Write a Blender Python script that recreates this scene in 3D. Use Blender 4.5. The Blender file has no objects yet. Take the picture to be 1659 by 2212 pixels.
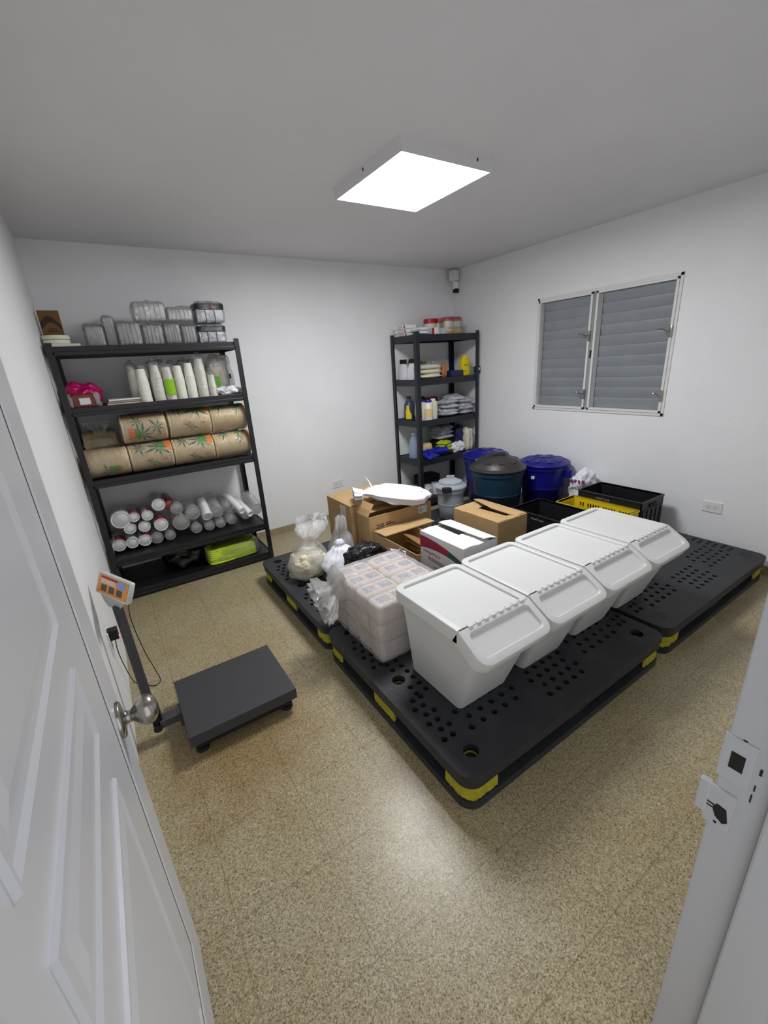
import bpy, bmesh, math, random
from mathutils import Vector, Matrix, noise
PI = math.pi
sin, cos = math.sin, math.cos
S = bpy.context.scene
C = S.collection
random.seed(7)

# ------------------------------------------------------------------ camera
cam_d = bpy.data.cameras.new('camera'); cam = bpy.data.objects.new('camera', cam_d); C.objects.link(cam)
yaw, pitch, roll = 0.56159, 0.33663, -0.066426
F = Vector((sin(yaw)*cos(pitch), cos(yaw)*cos(pitch), -sin(pitch)))
R0 = Vector((cos(yaw), -sin(yaw), 0)); U0 = R0.cross(F)
R = cos(roll)*R0 + sin(roll)*U0
U = -sin(roll)*R0 + cos(roll)*U0
mw = Matrix((R, U, -F)).transposed().to_4x4(); mw.translation = (0, 0, 1.5)
cam.matrix_world = mw
cam_d.sensor_fit = 'HORIZONTAL'; cam_d.sensor_width = 36.0
cam_d.lens = 912.3/1659*36.0
cam_d.clip_start = 0.02
S.camera = cam

# ------------------------------------------------------------------ light and exposure
world = bpy.data.worlds.new('world'); S.world = world; world.use_nodes = True
bg = world.node_tree.nodes['Background']
bg.inputs[0].default_value = (0.90, 0.94, 1.0, 1); bg.inputs[1].default_value = 0.48
LAMP_STRENGTH = 18.5
S.view_settings.view_transform = 'Standard'
S.view_settings.look = 'None'
S.view_settings.gamma = 1.0
S.view_settings.use_curve_mapping = False
S.view_settings.exposure = 1.32
S.cycles.transparent_max_bounces = 24

# ------------------------------------------------------------------ materials
def srgb(r, g, b):
    f = lambda c: (c/255/12.92) if c/255 <= 0.04045 else ((c/255+0.055)/1.055)**2.4
    return (f(r), f(g), f(b), 1)
def mat(name, col, rough=0.5, metal=0.0, alpha=1.0, bump=0.0, bscale=60.0, var=0.0, vscale=8.0, emit=None, trans=0.0, spec=0.5, sub=0.0, bdist=0.01):
    m = bpy.data.materials.new(name); m.use_nodes = True
    nt = m.node_tree; p = nt.nodes['Principled BSDF']
    col = srgb(*col) if max(col) > 1 else (*col, 1)
    p.inputs['Base Color'].default_value = col
    p.inputs['Roughness'].default_value = rough; p.inputs['Metallic'].default_value = metal
    p.inputs['Alpha'].default_value = alpha; p.inputs['Transmission Weight'].default_value = trans
    p.inputs['Specular IOR Level'].default_value = spec
    if sub: p.inputs['Subsurface Weight'].default_value = sub; p.inputs['Subsurface Radius'].default_value = (.02, .02, .02)
    if emit: p.inputs['Emission Color'].default_value = (*emit[:3], 1); p.inputs['Emission Strength'].default_value = emit[3]
    tc = nt.nodes.new('ShaderNodeTexCoord')
    if bump:
        n = nt.nodes.new('ShaderNodeTexNoise'); n.inputs['Scale'].default_value = bscale; n.inputs['Detail'].default_value = 4
        b = nt.nodes.new('ShaderNodeBump'); b.inputs['Strength'].default_value = bump; b.inputs['Distance'].default_value = bdist
        nt.links.new(tc.outputs['Object'], n.inputs['Vector']); nt.links.new(n.outputs['Fac'], b.inputs['Height'])
        nt.links.new(b.outputs['Normal'], p.inputs['Normal'])
    if var:
        n = nt.nodes.new('ShaderNodeTexNoise'); n.inputs['Scale'].default_value = vscale; n.inputs['Detail'].default_value = 5
        r = nt.nodes.new('ShaderNodeValToRGB')
        r.color_ramp.elements[0].position = 0.3; r.color_ramp.elements[1].position = 0.7
        r.color_ramp.elements[0].color = tuple(c*(1-var) for c in col[:3])+(1,)
        r.color_ramp.elements[1].color = tuple(min(1, c*(1+var)) for c in col[:3])+(1,)
        nt.links.new(tc.outputs['Object'], n.inputs['Vector']); nt.links.new(n.outputs['Fac'], r.inputs['Fac'])
        nt.links.new(r.outputs['Color'], p.inputs['Base Color'])
    return m

def floor_mat(name):
    m = bpy.data.materials.new(name); m.use_nodes = True
    nt = m.node_tree; N = nt.nodes.new; L = nt.links.new; p = nt.nodes['Principled BSDF']
    tc = N('ShaderNodeTexCoord')
    v1 = N('ShaderNodeTexVoronoi'); v1.inputs['Scale'].default_value = 290
    v2 = N('ShaderNodeTexVoronoi'); v2.inputs['Scale'].default_value = 350
    for v in (v1, v2): L(tc.outputs['Object'], v.inputs['Vector'])
    sp = N('ShaderNodeSeparateColor'); L(v1.outputs['Color'], sp.inputs[0])
    r1 = N('ShaderNodeValToRGB'); e = r1.color_ramp.elements
    e[0].position = 0.0; e[0].color = srgb(128, 115, 88); e[1].position = 1.0; e[1].color = srgb(202, 192, 164)
    for pos, c in ((0.10, (132, 119, 92)), (0.14, (162, 148, 115)), (0.6, (180, 168, 138)), (0.86, (192, 181, 153)), (0.9, (202, 192, 164))):
        x = r1.color_ramp.elements.new(pos); x.color = srgb(*c)
    L(sp.outputs[0], r1.inputs[0])
    sp2 = N('ShaderNodeSeparateColor'); L(v2.outputs['Color'], sp2.inputs[0])
    r2 = N('ShaderNodeValToRGB'); e = r2.color_ramp.elements
    e[0].position = 0.10; e[0].color = (.55, .52, .47, 1); e[1].position = 0.13; e[1].color = (1, 1, 1, 1)
    L(sp2.outputs[1], r2.inputs[0])
    mx = N('ShaderNodeMix'); mx.data_type = 'RGBA'; mx.blend_type = 'MULTIPLY'; mx.inputs[0].default_value = 0.9
    L(r1.outputs[0], mx.inputs[6]); L(r2.outputs[0], mx.inputs[7])
    # large soft stains (dirt)
    n = N('ShaderNodeTexNoise'); n.inputs['Scale'].default_value = 1.7; n.inputs['Detail'].default_value = 6; L(tc.outputs['Object'], n.inputs['Vector'])
    r3 = N('ShaderNodeValToRGB'); e = r3.color_ramp.elements
    e[0].position = 0.35; e[0].color = (.79, .73, .60, 1); e[1].position = 0.62; e[1].color = (.87, .865, .84, 1)
    L(n.outputs['Fac'], r3.inputs[0])
    m2 = N('ShaderNodeMix'); m2.data_type = 'RGBA'; m2.blend_type = 'MULTIPLY'; m2.inputs[0].default_value = 0.85
    L(mx.outputs[2], m2.inputs[6]); L(r3.outputs[0], m2.inputs[7])
    # rusty stain beside the scale
    sx = N('ShaderNodeVectorMath'); sx.operation = 'DISTANCE'; sx.inputs[1].default_value = (.16, 1.52, 0); L(tc.outputs['Object'], sx.inputs[0])
    n2 = N('ShaderNodeTexNoise'); n2.inputs['Scale'].default_value = 7; n2.inputs['Detail'].default_value = 6; L(tc.outputs['Object'], n2.inputs['Vector'])
    ad = N('ShaderNodeMath'); ad.operation = 'MULTIPLY_ADD'; ad.inputs[1].default_value = .5; L(n2.outputs['Fac'], ad.inputs[0]); L(sx.outputs['Value'], ad.inputs[2])
    r5 = N('ShaderNodeValToRGB'); e = r5.color_ramp.elements
    e[0].position = .34; e[0].color = (.72, .56, .34, 1); e[1].position = .66; e[1].color = (1, 1, 1, 1)
    L(ad.outputs[0], r5.inputs[0])
    m5 = N('ShaderNodeMix'); m5.data_type = 'RGBA'; m5.blend_type = 'MULTIPLY'; m5.inputs[0].default_value = 0.75
    L(m2.outputs[2], m5.inputs[6]); L(r5.outputs[0], m5.inputs[7])
    # tile joints every 30 cm
    br = N('ShaderNodeTexBrick'); br.offset = 0; br.inputs['Scale'].default_value = 1.0
    br.inputs['Brick Width'].default_value = .30; br.inputs['Row Height'].default_value = .30
    br.inputs['Mortar Size'].default_value = .0022; br.inputs['Mortar Smooth'].default_value = .4
    mp = N('ShaderNodeMapping'); mp.inputs['Location'].default_value = (.015, -.02, 0)
    L(tc.outputs['Object'], mp.inputs[0]); L(mp.outputs[0], br.inputs['Vector'])
    m3 = N('ShaderNodeMix'); m3.data_type = 'RGBA'; m3.blend_type = 'MIX'
    ml = N('ShaderNodeMath'); ml.operation = 'MULTIPLY'; ml.inputs[1].default_value = .42; L(br.outputs['Fac'], ml.inputs[0])
    L(ml.outputs[0], m3.inputs[0]); L(m5.outputs[2], m3.inputs[6]); m3.inputs[7].default_value = srgb(96, 84, 58)
    L(m3.outputs[2], p.inputs['Base Color'])
    r4 = N('ShaderNodeMapRange'); r4.inputs['To Min'].default_value = .26; r4.inputs['To Max'].default_value = .42
    L(n2.outputs['Fac'], r4.inputs['Value']); L(r4.outputs[0], p.inputs['Roughness'])
    p.inputs['Specular IOR Level'].default_value = .5
    return m

def film_mat(name, body, spec=.35, tint=(1, 1, 1), rough=.1, bscale=30, bump=.8, bcol=(.9, .9, .92)):
    """thin wrinkled plastic film: mostly clear, glossy, a little milky"""
    m = bpy.data.materials.new(name); m.use_nodes = True; nt = m.node_tree; N = nt.nodes.new; L = nt.links.new
    for n in list(nt.nodes): nt.nodes.remove(n)
    out = N('ShaderNodeOutputMaterial'); tr = N('ShaderNodeBsdfTransparent'); tr.inputs[0].default_value = (*tint, 1)
    gl = N('ShaderNodeBsdfGlossy'); gl.inputs['Roughness'].default_value = rough; gl.inputs[0].default_value = (1, 1, 1, 1)
    df = N('ShaderNodeBsdfDiffuse'); df.inputs[0].default_value = (*bcol, 1)
    tc = N('ShaderNodeTexCoord'); nz = N('ShaderNodeTexNoise'); nz.inputs['Scale'].default_value = bscale; nz.inputs['Detail'].default_value = 5; nz.inputs['Distortion'].default_value = 1.2
    bp = N('ShaderNodeBump'); bp.inputs['Strength'].default_value = bump; bp.inputs['Distance'].default_value = .02
    L(tc.outputs['Object'], nz.inputs['Vector']); L(nz.outputs['Fac'], bp.inputs['Height'])
    L(bp.outputs[0], gl.inputs['Normal'])
    fr = N('ShaderNodeFresnel'); fr.inputs['IOR'].default_value = 1.6; L(bp.outputs[0], fr.inputs['Normal'])
    sc = N('ShaderNodeMath'); sc.operation = 'MULTIPLY'; sc.inputs[1].default_value = spec/.35; sc.use_clamp = True; L(fr.outputs[0], sc.inputs[0])
    m1 = N('ShaderNodeMixShader'); m1.inputs[0].default_value = body; L(tr.outputs[0], m1.inputs[1]); L(df.outputs[0], m1.inputs[2])
    m2 = N('ShaderNodeMixShader'); L(sc.outputs[0], m2.inputs[0]); L(m1.outputs[0], m2.inputs[1]); L(gl.outputs[0], m2.inputs[2])
    L(m2.outputs[0], out.inputs[0]); return m
M = {}
M['wall'] = mat('white_wall_paint', (240, 240, 241), .55, bump=.12, bscale=35, var=.02, vscale=3)
M['ceil'] = mat('ceiling_paint', (228, 227, 229), .7, bump=.15, bscale=30, var=.02, vscale=2)
M['floor'] = floor_mat('terrazzo')
M['door'] = mat('door_paint', (208, 208, 212), .32, bump=.05, bscale=40)
M['jamb'] = mat('jamb_paint', (184, 184, 186), .45, bump=.1, bscale=50)
M['black'] = mat('black_recess', (12, 12, 12), .7)
M['pallet'] = mat('black_pallet_plastic', (48, 49, 52), .5, bump=.25, bscale=120, var=.12, vscale=14, spec=.35)
M['yellow'] = mat('yellow_pallet_foam', (176, 166, 36), .75, bump=.5, bscale=90, var=.2, vscale=30)
M['bin'] = mat('white_bin_plastic', (214, 214, 211), .42, bump=.12, bscale=260, bdist=.002)
M['steel'] = mat('black_powder_coated_steel', (24, 24, 26), .38, bump=.08, bscale=200)
M['steel_b'] = mat('dark_blue_black_plastic', (26, 28, 38), .5, bump=.08, bscale=120)
M['scale'] = mat('dark_grey_scale_steel', (60, 60, 62), .55, bump=.1, bscale=150)
M['scale_arm'] = mat('grey_steel_arm', (96, 97, 101), .35, metal=.6)
M['rubber'] = mat('black_rubber', (16, 16, 17), .7)
M['nickel'] = mat('satin_nickel', (168, 164, 156), .22, metal=1.0)
M['alu'] = mat('white_aluminium', (224, 224, 222), .38)
M['louver'] = mat('grey_louver_metal', (138, 143, 148), .42, bump=.05, bscale=30, var=.08, vscale=5)
M['louver_d'] = mat('dark_gap', (40, 42, 44), .7)
M['card'] = mat('brown_cardboard', (182, 150, 104), .8, bump=.08, bscale=90, var=.06, vscale=9)
M['card_in'] = mat('cardboard_inside', (150, 116, 74), .85)
M['wcard'] = mat('white_cardboard', (222, 220, 220), .6, bump=.05, bscale=60)
M['crimson'] = mat('crimson_print', (150, 28, 58), .5)
M['green_d'] = mat('dark_green_print', (50, 84, 60), .5)
M['ink'] = mat('black_ink', (34, 32, 32), .6)
M['ink_red'] = mat('red_ink', (150, 40, 60), .6)
M['white'] = mat('white_plastic', (232, 232, 230), .35)
M['paper'] = mat('white_label_paper', (222, 222, 220), .7)
M['grey'] = mat('grey_plastic', (150, 152, 152), .45)
M['clear'] = film_mat('clear_plastic_film', .06, .24, rough=.10, bscale=24, bump=.6, bcol=(.95, .95, .96))
M['clear2'] = film_mat('clear_container_plastic', .28, .25, bump=.2, bcol=(.93, .94, .91))
M['haze'] = film_mat('frosted_plastic_film', .27, .24, rough=.18, bcol=(.93, .92, .92))
M['frost'] = mat('frosted_bin_plastic', (186, 191, 200), .35, alpha=.66, bump=.05, bscale=60)
M['wbag'] = mat('white_plastic_bag', (232, 231, 238), .38, bump=.5, bscale=16, bdist=.02)
M['bbag'] = mat('black_plastic_bag', (14, 14, 16), .2, bump=.6, bscale=30, bdist=.02)
M['cream'] = mat('cream_stuffing', (222, 212, 176), .8, bump=.8, bscale=40, bdist=.02, var=.1, vscale=20)
M['napkin'] = mat('pink_white_tissue', (208, 190, 178), .75, bump=.35, bscale=80, var=.05, vscale=20)
M['nap_print'] = mat('blue_grey_print', (140, 146, 168), .6)
M['teal'] = mat('teal_can_plastic', (20, 50, 70), .42, bump=.05)
M['blue'] = mat('blue_can_plastic', (14, 14, 118), .38, bump=.05)
M['lidblack'] = mat('charcoal_lid_plastic', (50, 48, 46), .45)
M['crate_k'] = mat('black_crate_plastic', (24, 25, 29), .45)
M['crate_y'] = mat('yellow_crate_plastic', (220, 192, 24), .42)
M['cup'] = mat('white_paper_cup', (232, 230, 218), .5)
M['cup_s'] = mat('foam_cup_white', (236, 236, 236), .35)
M['lime'] = mat('lime_label', (140, 196, 20), .5)
M['bowl'] = mat('kraft_bowl_board', (214, 192, 150), .6, var=.05, vscale=60)
M['leaf'] = mat('green_leaf_print', (20, 108, 70), .4)
M['leaf2'] = mat('bright_green_leaf_print', (84, 150, 24), .4)
M['orange'] = mat('orange_print', (226, 126, 10), .45)
M['red'] = mat('red_print', (186, 24, 34), .4)
M['pink'] = mat('magenta_bag', (190, 12, 96), .35, bump=.5, bscale=30)
M['redmeat'] = mat('dark_red_packet', (124, 58, 50), .4, bump=.3, bscale=40)
M['neon'] = mat('neon_yellow_cloth', (212, 236, 60), .85, bump=.4, bscale=150)
M['kraft'] = mat('brown_kraft_box', (112, 78, 38), .7)
M['kraft_d'] = mat('dark_brown_print', (58, 36, 26), .7)
M['kraft_l'] = mat('tan_print', (140, 104, 56), .7)
M['foam'] = mat('cream_foam', (226, 224, 206), .6)
M['cream_bag'] = mat('cream_paper_sack', (222, 216, 196), .6, bump=.3, bscale=40)
M['silver'] = mat('silver_grey_pouch', (186, 187, 192), .32, bump=.7, bscale=40, metal=.1)
M['olive'] = mat('olive_green_pack', (96, 110, 60), .5, var=.3, vscale=50)
M['amber'] = mat('orange_brown_pack', (176, 116, 66), .5, var=.25, vscale=50)
M['yellow_b'] = mat('bright_yellow_carton', (232, 208, 20), .45)
M['navy'] = mat('navy_plastic', (22, 26, 74), .45)
M['bluebottle'] = mat('dark_blue_bottle', (52, 66, 96), .3)
M['milk'] = mat('milky_white_bottle', (226, 224, 206), .35)
M['jug'] = mat('clear_blue_jug', (170, 186, 210), .2, alpha=.6)
M['tan_lab'] = mat('tan_label', (226, 198, 140), .5)
M['greenveg'] = mat('green_can_print', (92, 150, 60), .5, var=.4, vscale=70)
M['bluepack'] = mat('royal_blue_pack', (24, 34, 150), .3, bump=.3, bscale=40)
M['yelsponge'] = mat('yellow_green_pack', (178, 190, 40), .5, bump=.3, bscale=60)
M['cable'] = mat('black_cable', (14, 14, 14), .5)
M['orange_face'] = mat('orange_keypad', (222, 140, 52), .35)
M['key'] = mat('dark_window', (60, 54, 44), .2)
M['skyblue'] = mat('light_blue_patch', (120, 150, 206), .35)
M['body_lg'] = mat('pale_grey_housing', (196, 200, 196), .4)
M['led'] = mat('red_led', (255, 20, 40), .4, emit=(1, .02, .05, 6))
M['diff'] = mat('lamp_diffuser', (255, 255, 255), .5, emit=(.955, .975, 1.0, LAMP_STRENGTH))
M['frame'] = mat('lamp_frame_white', (224, 222, 224), .4)
M['purple'] = mat('purple_print', (130, 60, 110), .5)
M['skirt'] = M['floor']

# ------------------------------------------------------------------ geometry helpers
ORG = {}
def rrect(x0, x1, y0, y1, r, n=5, corners=(1, 1, 1, 1)):
    """ccw outline; corners order: (x0,y0),(x1,y0),(x1,y1),(x0,y1)"""
    pts = []
    for k, (cx, cy, sx, sy, a) in enumerate(((x0, y0, 1, 1, PI), (x1, y0, -1, 1, 1.5*PI), (x1, y1, -1, -1, 0), (x0, y1, 1, -1, .5*PI))):
        rr = max(r*corners[k], 1e-4)
        for i in range(n+1):
            t = a + (PI/2)*i/n
            pts.append((cx+sx*rr+rr*cos(t), cy+sy*rr+rr*sin(t)))
    return pts
class MB:
    def __init__(s): s.b = bmesh.new()
    def box(s, x0, x1, y0, y1, z0, z1, bev=0.0, seg=2, rot=None, piv=None):
        r = bmesh.ops.create_cube(s.b, size=1)
        vs = r['verts']
        for v in vs: v.co = Vector(((x0+x1)/2+v.co.x*(x1-x0), (y0+y1)/2+v.co.y*(y1-y0), (z0+z1)/2+v.co.z*(z1-z0)))
        if rot is not None:
            pv = Vector(piv) if piv is not None else Vector(((x0+x1)/2, (y0+y1)/2, (z0+z1)/2))
            for v in vs: v.co = rot @ (v.co-pv) + pv
        if bev:
            es = list({e for v in vs for e in v.link_edges})
            bmesh.ops.bevel(s.b, geom=es, offset=bev, segments=seg, affect='EDGES', profile=.6)
        return s
    def loft(s, rings, cap0=True, cap1=True, closed=True):
        R_ = [[s.b.verts.new(p) for p in r] for r in rings]
        n = len(R_[0])
        for a, b in zip(R_[:-1], R_[1:]):
            for i in range(n if closed else n-1):
                j = (i+1) % n
                try: s.b.faces.new((a[i], a[j], b[j], b[i]))
                except ValueError: pass
        if cap0:
            try: s.b.faces.new(list(reversed(R_[0])))
            except ValueError: pass
        if cap1:
            try: s.b.faces.new(R_[-1])
            except ValueError: pass
        return s
    def lathe(s, prof, c=(0, 0, 0), n=32, axis='z', sx=1, sy=1, caps=True):
        rings = []
        for r, h in prof:
            ring = []
            for i in range(n):
                a = 2*PI*i/n
                if axis == 'z': p = (c[0]+r*cos(a)*sx, c[1]+r*sin(a)*sy, c[2]+h)
                elif axis == 'y': p = (c[0]+r*cos(a)*sx, c[1]-h, c[2]+r*sin(a)*sy)
                else: p = (c[0]+h, c[1]+r*cos(a)*sx, c[2]+r*sin(a)*sy)
                ring.append(p)
            rings.append(ring)
        return s.loft(rings, caps, caps)
    def tube(s, pts, r, n=8, r2=None):
        pts = [Vector(p) for p in pts]; rings = []
        for i, p in enumerate(pts):
            d = (pts[min(i+1, len(pts)-1)]-pts[max(i-1, 0)]).normalized()
            a = d.cross(Vector((0, 0, 1)))
            if a.length < .05: a = d.cross(Vector((1, 0, 0)))
            a.normalize(); b = d.cross(a)
            rr = r if r2 is None else r+(r2-r)*i/(len(pts)-1)
            rings.append([p+a*rr*cos(2*PI*k/n)+b*rr*sin(2*PI*k/n) for k in range(n)])
        return s.loft(rings)
    def poly(s, pts):
        s.b.faces.new([s.b.verts.new(p) for p in pts]); return s
    def slab(s, pts, t):
        """extrude planar polygon by vector t"""
        t = Vector(t); pts = [Vector(p) for p in pts]
        return s.loft([pts, [p+t for p in pts]])
    def add_mesh(s, me): s.b.from_mesh(me); return s
    def xf(s, f):
        for v in s.b.verts: v.co = Vector(f(v.co))
        return s
    def build(s, name, m, parent=None, smooth=False, angle=35):
        bm = s.b
        bmesh.ops.recalc_face_normals(bm, faces=bm.faces)
        off = ORG[parent.name] if parent is not None else None
        if off is not None:
            for v in bm.verts: v.co -= off
        if smooth:
            th = math.radians(angle)
            for f in bm.faces: f.smooth = True
            for e in bm.edges:
                if len(e.link_faces) == 2:
                    try:
                        if e.calc_face_angle() > th: e.smooth = False
                    except ValueError: pass
        me = bpy.data.meshes.new(name); bm.to_mesh(me); bm.free()
        me.materials.append(M[m] if isinstance(m, str) else m)
        o = bpy.data.objects.new(name, me); C.objects.link(o)
        if parent is not None: o.parent = parent; ORG[o.name] = off
        return o
def thing(name, label, cat, loc, group=None):
    o = bpy.data.objects.new(name, None); C.objects.link(o); o.location = loc; o.empty_display_size = .05
    ORG[o.name] = Vector(loc)
    o['label'] = label; o['category'] = cat
    if group: o['group'] = group
    return o
def tag(o, label, cat, group=None, kind=None):
    o['label'] = label; o['category'] = cat
    if group: o['group'] = group
    if kind: o['kind'] = kind
    # origin at base centre
    me = o.data; vs = [v.co for v in me.vertices]
    c = Vector(((min(v.x for v in vs)+max(v.x for v in vs))/2, (min(v.y for v in vs)+max(v.y for v in vs))/2, min(v.z for v in vs)))
    for v in me.vertices: v.co -= c
    o.location = c
    return o
def struct(o): o['kind'] = 'structure'; return o
def clone(root, loc=None, label=None, rotz=None, group=None):
    r = root.copy(); C.objects.link(r)
    if loc is not None: r.location = loc
    if rotz is not None: r.rotation_euler = (0, 0, rotz)
    if label: r['label'] = label
    if group: r['group'] = group
    for ch in list(root.children):
        c = ch.copy(); C.objects.link(c); c.parent = r
        for g in list(ch.children):
            d = g.copy(); C.objects.link(d); d.parent = c
    return r
def plate(outline, holes, z0, z1):
    """flat plate in XY with through holes -> mesh"""
    cu = bpy.data.curves.new('t', 'CURVE'); cu.dimensions = '2D'; cu.fill_mode = 'BOTH'; cu.extrude = (z1-z0)/2
    for pts in [outline]+holes:
        sp = cu.splines.new('POLY'); sp.points.add(len(pts)-1); sp.use_cyclic_u = True
        for q, p in zip(sp.points, pts): q.co = (p[0], p[1], 0, 1)
    ob = bpy.data.objects.new('t', cu); C.objects.link(ob)
    dg = bpy.context.evaluated_depsgraph_get(); dg.update()
    me = bpy.data.meshes.new_from_object(ob.evaluated_get(dg))
    for v in me.vertices: v.co.z += (z0+z1)/2
    bpy.data.objects.remove(ob); bpy.data.curves.remove(cu)
    return me
def text_mesh(txt, size):
    cu = bpy.data.curves.new('t', 'FONT'); cu.body = txt; cu.size = size; cu.align_x = 'CENTER'; cu.align_y = 'CENTER'; cu.extrude = size*.01
    ob = bpy.data.objects.new('t', cu); C.objects.link(ob)
    dg = bpy.context.evaluated_depsgraph_get(); dg.update()
    me = bpy.data.meshes.new_from_object(ob.evaluated_get(dg))
    bpy.data.objects.remove(ob); bpy.data.curves.remove(cu)
    return me
def text(txt, size, origin, right, up, m, parent, name='printed_text', sx=1.0):
    me = text_mesh(txt, size); r = Vector(right).normalized(); u = Vector(up).normalized(); n = r.cross(u); o = Vector(origin)
    mb = MB().add_mesh(me); bpy.data.meshes.remove(me)
    mb.xf(lambda c: o+r*c.x*sx+u*c.y+n*(c.z+.0006))
    return mb.build(name, m, parent)
def circ(cx, cy, rx, ry, n=12, a0=0.0):
    return [(cx+rx*cos(a0+2*PI*i/n), cy+ry*sin(a0+2*PI*i/n)) for i in range(n)]
def blob(c, s, e=2.6, nz=0.0, fr=4, seed=0, cuts=10, flat=True):
    """soft box: superellipsoid with noise; c = base centre, s = full size"""
    mb = MB(); bmesh.ops.create_cube(mb.b, size=2)
    bmesh.ops.subdivide_edges(mb.b, edges=mb.b.edges[:], cuts=cuts, use_grid_fill=True)
    off = Vector((seed*3.1, seed*1.7, seed*.9)); hx, hy, hz = s[0]/2, s[1]/2, s[2]/2
    for v in mb.b.verts:
        p = v.co.copy(); l = (abs(p.x)**e+abs(p.y)**e+abs(p.z)**e)**(1/e); p /= l
        q = Vector((p.x*hx, p.y*hy, p.z*hz))
        d = noise.noise(q*fr*3+off)*nz + noise.noise(q*fr*9+off)*nz*.4
        q += p.normalized()*d
        if flat: q.z = max(q.z, -hz*.97)
        v.co = q+Vector((c[0], c[1], c[2]+hz*.97))
    return mb
def pouch(c, s, nz=.004, seed=0, n=14, tilt=0.0, rz=0.0):
    """sealed flat bag: c base centre, s size x,y,thickness"""
    mb = MB(); T, B = [], []
    off = Vector((seed*2.3, seed, 0))
    for i in range(n+1):
        for j in range(n+1):
            u, v = -1+2*i/n, -1+2*j/n
            t = max(0, (1-abs(u)**3.2))**.6*max(0, (1-abs(v)**3.2))**.6
            x, y = u*s[0]/2*(1-.06*(1-abs(v))), v*s[1]/2*(1-.06*(1-abs(u)))
            d = noise.noise(Vector((x*26, y*26, 0))+off)*nz*(.4+t)
            zt = s[2]*(.42+.58*t)+d; zb = s[2]*(.42-.42*t)
            T.append(mb.b.verts.new((x, y, zt))); B.append(mb.b.verts.new((x, y, min(zb, zt-.001))))
    I = lambda i, j: i*(n+1)+j
    for i in range(n):
        for j in range(n):
            mb.b.faces.new((T[I(i, j)], T[I(i+1, j)], T[I(i+1, j+1)], T[I(i, j+1)]))
            mb.b.faces.new((B[I(i, j)], B[I(i, j+1)], B[I(i+1, j+1)], B[I(i+1, j)]))
    for k in range(n):
        for a, b in (((k, 0), (k+1, 0)), ((n, k), (n, k+1)), ((k+1, n), (k, n)), ((0, k+1), (0, k))):
            mb.b.faces.new((T[I(*a)], B[I(*a)], B[I(*b)], T[I(*b)]))
    m = Matrix.Rotation(rz, 3, 'Z') @ Matrix.Rotation(tilt, 3, 'X'); cc = Vector(c)
    return mb.xf(lambda p: m @ p+cc)
def sack(c, prof, sx=1, sy=1, wr=.06, k=9, seed=0, n=72, nz=.01, lean=(0, 0)):
    """tied bag: prof = [(r, z, wrinkle)]"""
    mb = MB(); rings = []; rnd = random.Random(seed); ph = [rnd.random()*6.28 for _ in range(4)]
    H = prof[-1][1]
    P2 = []
    for (a, b) in zip(prof[:-1], prof[1:]):
        for t in range(4):
            f = t/4; P2.append(tuple(a[i]+(b[i]-a[i])*(f*f*(3-2*f) if i == 0 else f) for i in range(3)))
    P2.append(prof[-1])
    off = Vector((seed*5.1, 0, seed))
    for r, z, w in P2:
        ring = []
        for i in range(n):
            a = 2*PI*i/n
            q = 1+w*(.5*sin(k*a+ph[0])+.3*sin((k*1.7//1)*a+ph[1]+z*9)+.35*sin((k//2)*a+ph[2])+.3*sin((k*2+1)*a+ph[3]))
            p = Vector((r*q*cos(a)*sx, r*q*sin(a)*sy, z))
            d = noise.noise(p*14+off)*nz*min(1, r*12)
            p += Vector((cos(a), sin(a), 0))*d
            f = z/H
            ring.append((c[0]+p.x+lean[0]*f*f, c[1]+p.y+lean[1]*f*f, c[2]+p.z))
        rings.append(ring)
    return mb.loft(rings, True, False)

# ------------------------------------------------------------------ room shell
XL, XR, YB, YF, H = -.207, 3.48, 3.82, .146, 2.392
WY0, WY1, WZ0, WZ1 = 1.545, 2.712, 1.002, 1.958      # window opening
struct(MB().box(XL-.3, XR+.3, -1.6, YB+.2, -.1, 0).build('floor', 'floor'))
struct(MB().box(XL-.1, XR+.1, YF-.13, YB+.1, H, H+.1).build('ceiling', 'ceil'))
struct(MB().box(XL-.1, XR+.1, YB, YB+.1, 0, H).build('wall_back', 'wall'))
struct(MB().box(XL-.1, XL, YF-.13, YB, 0, H).build('wall_left', 'wall'))
w = MB()
w.box(XR, XR+.1, YF-.13, WY0, 0, H); w.box(XR, XR+.1, WY1, YB, 0, H)
w.box(XR, XR+.1, WY0, WY1, 0, WZ0); w.box(XR, XR+.1, WY0, WY1, WZ1, H)
struct(w.build('wall_right', 'wall'))
JX0, JX1, DH = -.112, .70, 2.06
w = MB()
w.box(XL, JX0-.03, YF-.13, YF, 0, H); w.box(JX1+.03, XR, YF-.13, YF, 0, H); w.box(JX0-.03, JX1+.03, YF-.13, YF, DH+.03, H)
struct(w.build('wall_front', 'wall'))
struct(MB().box(XL, XR, YB-.010, YB, 0, .062, .002).build('baseboard_back', 'skirt'))
struct(MB().box(XR-.010, XR, YF, YB-.01, 0, .062, .002).build('baseboard_right', 'skirt'))

# door frame: jambs, head and stop
tr = MB()
tr.box(JX1, JX1+.03, YF-.22, YF, 0, DH+.03, .002); tr.box(JX0-.03, JX0, YF-.22, YF, 0, DH+.03, .002)
tr.box(JX0, JX1, YF-.22, YF, DH, DH+.03, .002)
tr.box(JX1-.013, JX1, YF-.20, YF-.066, 0, DH, .004); tr.box(JX0, JX0+.013, YF-.20, YF-.048, 0, DH, .004)
trim = struct(tr.build('trim_1', 'jamb')); ORG['trim_1'] = Vector((0, 0, 0))
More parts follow.
